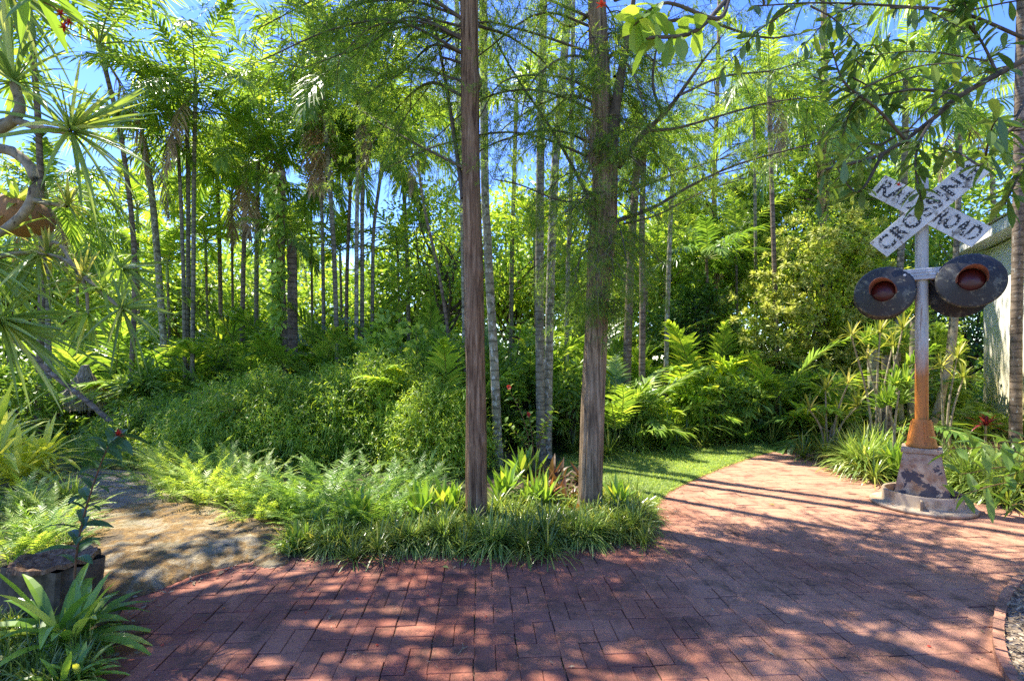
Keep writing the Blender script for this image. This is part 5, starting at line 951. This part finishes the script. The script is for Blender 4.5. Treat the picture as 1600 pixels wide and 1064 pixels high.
# red flower spray top left on a stalk of foreground leaves
base = np.array([-2.1, 1.9, 0]); t = thing('red_flowering_shrub', 'tall stem with a leaf and small red flowers at the top left corner', 'shrub', tuple(base)); w_ = MB(); l_ = MB(); rng = np.random.default_rng(132)
leafy_stem(w_, l_, rng, [np.zeros(3), P(-150, 600, 2.) - base, P(-110, 150, 2.) - base, P(-40, -60, 2.) - base, P(30, -40, 2.) - base, P(70, 5, 2.) - base], .012, 14, .2, .05, .75); mb = MB()
for x, y in ((95, 22), (107, 35), (100, 44)): rosette(mb, rng, P(x, y, 2.) - base, 16, .022, .009, -40, 80, .1, 2, keel=0)
w_.add(*tube(spline([P(70, 5, 2.) - base, P(88, 15, 2.) - base, P(104, 38, 2.) - base], 6), .003, 5)); w_.build('stem', M['twig'], t); l_.build('leaves', M['broad'], t); mb.build('flowers', M['red'], t)

# flowers between the cypresses
rng = np.random.default_rng(133); t = thing('hibiscus', 'leafy hibiscus with red flowers between the two cypresses', 'shrub', tuple(G(835, 735))); b = np.array(t.location); w_ = MB(); l_ = MB(); fl = MB()
for x, y in ((795, 607), (826, 648), (850, 660), (815, 680), (865, 640), (790, 660)):
    e = P(x, y, 6.) - b; leafy_stem(w_, l_, rng, [np.zeros(3), e * [.4, 1, .6], e], .008, 16, .12, .05, .4)
for x, y in ((795, 605), (826, 647)): rosette(fl, rng, P(x, y, 5.92) - b, 9, .035, .028, -10, 60, .1, 3, axis=(0, -1, .3))
w_.build('stems', M['twig'], t); l_.build('leaves', M['broad'], t); fl.build('flowers', M['red'], t)

# ------------------------------------------------------------------ overhanging leafy tree from the right (trunk outside the frame)
OV = [.25, .6, .95, 1., .1]
rng = np.random.default_rng(140); base = np.array([4.9, 2.0, 0]); t = thing('overhanging_tree', 'glossy leaved tree overhanging the paving from the upper right', 'tree', tuple(base)); w_ = MB(); l_ = MB(); br_ = MB()
def q_(x, y, d): return P(x, y, d) - base
w_.add(*tube(spline([(0, 0, 0), (.05, .1, 1.2), (-.05, .1, 2.6), (-.3, .2, 3.8), (-.8, .5, 4.8)], 50), np.linspace(.16, .08, 50), 18, bark_rf(rng)), smooth=True)
mains = [[(-.05, .1, 2.4), q_(1700, 50, 2.6), q_(1600, 95, 2.6), q_(1500, 150, 2.6), q_(1455, 188, 2.6), q_(1380, 240, 2.65), q_(1290, 265, 2.7)],
         [q_(1458, 186, 2.6), q_(1440, 215, 2.5), q_(1430, 255, 2.45), q_(1440, 315, 2.4)], [q_(1500, 150, 2.6), q_(1430, 140, 2.7), q_(1350, 150, 2.8), q_(1270, 120, 2.9)],
         [q_(1620, 120, 2.5), q_(1590, 180, 2.3), q_(1560, 230, 2.2), q_(1530, 260, 2.1)], [q_(1600, 60, 2.6), q_(1500, 20, 2.6), q_(1400, 10, 2.6), q_(1280, 5, 2.6), q_(1180, 10, 2.5)],
         [q_(1420, 225, 2.6), q_(1370, 170, 2.5), q_(1320, 130, 2.5), q_(1300, 80, 2.5)], [q_(1640, 200, 2.3), q_(1600, 260, 2.2), q_(1570, 320, 2.15)], [q_(1560, 120, 2.6), q_(1530, 60, 2.6), q_(1480, 0, 2.6)],
         [(-.3, .2, 3.8), q_(1300, -150, 2.3), q_(1200, -60, 2.), q_(1140, -5, 1.75), q_(1085, 50, 1.6), q_(1010, 60, 1.55)], [q_(1140, -5, 1.75), q_(1120, 30, 1.65), q_(1040, 5, 1.6), q_(990, 40, 1.6)],
         [q_(1380, 240, 2.65), q_(1340, 300, 2.6), q_(1300, 250, 2.6)]]
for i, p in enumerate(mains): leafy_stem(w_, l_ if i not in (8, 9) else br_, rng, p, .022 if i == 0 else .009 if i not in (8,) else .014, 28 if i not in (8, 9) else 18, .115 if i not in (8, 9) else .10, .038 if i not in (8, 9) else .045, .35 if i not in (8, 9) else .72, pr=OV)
def fork(a, b, n=6):
    for k in range(n):
        u = rng.uniform(.2, 1); s = np.array(a) * (1 - u) + np.array(b) * u; e = s + rng.normal(size=3) * [.25, .18, .18]; leafy_stem(w_, l_, rng, [s, (s + e) / 2 + [0, 0, .04], e], .005, 12, .105, .034, .3, pr=OV)
for i in (0, 2, 4, 5, 3, 7): fork(mains[i][-3], mains[i][-1], 3); fork(mains[i][1], mains[i][-2], 2)
# high limbs over the paving (they throw the dappled shade)
for i in range(16):
    r = rng.uniform(1.0, 3.4); s = np.array([-.5, .4, rng.uniform(4.6, 5.2)]); e = np.array([-.5 - r, rng.uniform(-1.6, 1.3) + (.9 if r > 3.6 else 0), rng.uniform(4.6, 6.)])
    w_.add(*tube(spline([s, (s + e) / 2 + [0, 0, .3], e], 12), np.linspace(.03, .008, 12), 6), smooth=True)
    for k in range(7):
        u = rng.uniform(.35, 1); c = s * (1 - u) + e * u; f = c + rng.normal(size=3) * [.4, .4, .2]; leafy_stem(w_, l_, rng, [c, (c + f) / 2 + [0, 0, .05], f], .006, 14, .15, .06, .1, pr=OV)
w_.build('trunk', M['wood'], t); l_.build('foliage', M['overhang'], t); br_.build('lime_leaves', M['broad_lime'], t)  # top centre branches use the lime leaf colour
for q in (q_(1404, 290, 2.4), q_(940, 8, 1.6)): mb = MB(); rosette(mb, rng, q, 12, .02, .008, -10, 80, .1, 2, keel=0); mb.build('bud', M['red'], t)
rng = np.random.default_rng(143); t = thing('added_shade_tree', 'broad leafy tree added mostly out of view to shade the paving from high above at the left', 'tree', (-4.9, 4.1, 0)); lf = MB(); tr = MB()  # tree added mostly out of view to shade the left paving
C = np.vstack([clumps(lf, rng, (1.4, .7, 6.3), (1.9, 1.2, 1.1), 46, 60, .13, .055, .2), clumps(lf, rng, (2.9, .3, 6.6), (1., .8, .9), 16, 60, .13, .055, .3)]); p = spline([(0, 0, 0), (-.1, .1, 2), (.1, 0, 4), (.6, .3, 5.4)], 40)
tr.add(*tube(p, np.linspace(.17, .09, 40), 16, bark_rf(rng)), smooth=True)
for c in C: tr.add(*tube(spline([p[rng.integers(32, 40)], (p[-1] + c) / 2 + rng.normal(size=3) * .2, c], 8), np.linspace(.03, .006, 8), 5), smooth=True)
tr.build('trunk', M['wood'], t); lf.build('crown', M['broad'], t)
# leafy shrub in the near right
rng = np.random.default_rng(141); g = np.array([3.75, 3.15, 0]); t = thing('glossy_shrub', 'shrub with large glossy leaves reaching in at the right edge in front of the signal', 'shrub', tuple(g)); w_ = MB(); l_ = MB()
for x, y in ((1480, 700), (1520, 690), (1560, 745), (1500, 740), (1580, 790), (1575, 700), (1590, 720), (1490, 775), (1610, 690)):
    e = P(x, y, 3.15 + rng.normal() * .15) - g; leafy_stem(w_, l_, rng, [(.15, 0, .0), e * .6 + [.1, 0, .25], e], .006, 11, .19, .05, .45, pr=OV, droop=.3)
w_.build('stems', M['twig'], t); l_.build('leaves', M['broad'], t)

# ------------------------------------------------------------------ litter on the paving
rng = np.random.default_rng(150)
for i, (x, y) in enumerate(((475, 958), (1448, 1010), (1492, 1048), (590, 1010), (670, 930), (300, 985), (350, 950), (250, 1010), (1300, 870), (760, 965), (560, 935))):
    g = G(x, y); mb = MB(); a = rng.uniform(0, 6.28); mb.add(*blades([[0, 0, .006]], [[math.cos(a), math.sin(a), .12]], .018, .014, .1, 3, OVALP, side=[[-math.sin(a), math.cos(a), .2]])); o = mb.build('petal', M['red']); o.location = tuple(g)
    tag(o, 'small red petal on the paving, ' + nth(i, [475, 1448, 1492, 590, 670, 300, 350, 250, 1300, 760, 560]), 'petal', 'red petals on the paving')
g = G(715, 1025); mb = MB(); mb.add(*tube(spline([(0, 0, .006), (.02, .05, .012), (.01, .1, .006)], 8), .0022, 5)); mb.add(*tube(spline([(.016, .04, .01), (.04, .06, .012)], 4), .0018, 5)); o = mb.build('twig', M['dead']); o.location = tuple(g); tag(o, 'pale forked dry twig lying on the brick paving', 'twig')
for i, (x, y, lab) in enumerate(((492, 922, 'curled tan dry leaf on the paving, farther left'), (692, 887, 'yellow fallen leaf on the paving below the left cypress'), (520, 962, 'thin dry leaf on the paving left of the twig'), (1210, 790, 'tiny yellow leaf fallen on the sunny path'))):
    g = G(x, y); mb = MB(); a = rng.uniform(0, 6.28); mb.add(*blades([[0, 0, .008]], [[math.cos(a), math.sin(a), .2]], .05, .022, .2, 4, LEAFP, side=[[-math.sin(a), math.cos(a), .3]], keel=.3)); o = mb.build('dry_leaf', M['yellow'] if i in (1, 3) else M['dead']); o.location = tuple(g); tag(o, lab, 'leaf')
rng = np.random.default_rng(151)
pl = rng.uniform((-2.3, 1.5), (5, 6), (3200, 2)); pl = pl[~inpoly(pl[:, 0], pl[:, 1], bedA)]; mb = MB(); a = rng.uniform(0, 6.28, len(pl))
mb.add(*blades(np.c_[pl, np.full(len(pl), .004)], np.c_[np.cos(a), np.sin(a), np.zeros(len(pl))], rng.uniform(.004, .022, len(pl)), .0035, 0, 1, np.array([1, .5]), side=np.c_[-np.sin(a), np.cos(a), np.zeros(len(pl))])); ee = np.array([q for q in eL if q[1] < 5.5] ); k_ = rng.integers(0, len(ee), 420); lp = ee[k_] + np.abs(rng.normal(size=(420, 2))) * [.08, -.1] + rng.normal(size=(420, 2)) * .03; a = rng.uniform(0, 6.28, 420)
mb.add(*blades(np.c_[lp, np.full(420, .008)], np.c_[np.cos(a), np.sin(a), rng.uniform(-.05, .3, 420)], rng.uniform(.015, .05, 420), rng.uniform(.006, .016, 420), .1, 2, LEAFP, side=np.c_[-np.sin(a), np.cos(a), rng.normal(size=420) * .3]))
lp = rng.uniform((-2, 1.8), (4.5, 5.), (110, 2)); lp = lp[~inpoly(lp[:, 0], lp[:, 1], bedA)]; n_ = len(lp); a = rng.uniform(0, 6.28, n_)
mb.add(*blades(np.c_[lp, np.full(n_, .006)], np.c_[np.cos(a), np.sin(a), rng.uniform(0, .3, n_)], rng.uniform(.015, .04, n_), rng.uniform(.006, .014, n_), .1, 2, LEAFP, side=np.c_[-np.sin(a), np.cos(a), rng.normal(size=n_) * .3]))
tag(mb.build('leaf_litter', M['dead']), 'tiny dry needles and leaf crumbs scattered on the paving', 'litter', kind='stuff')
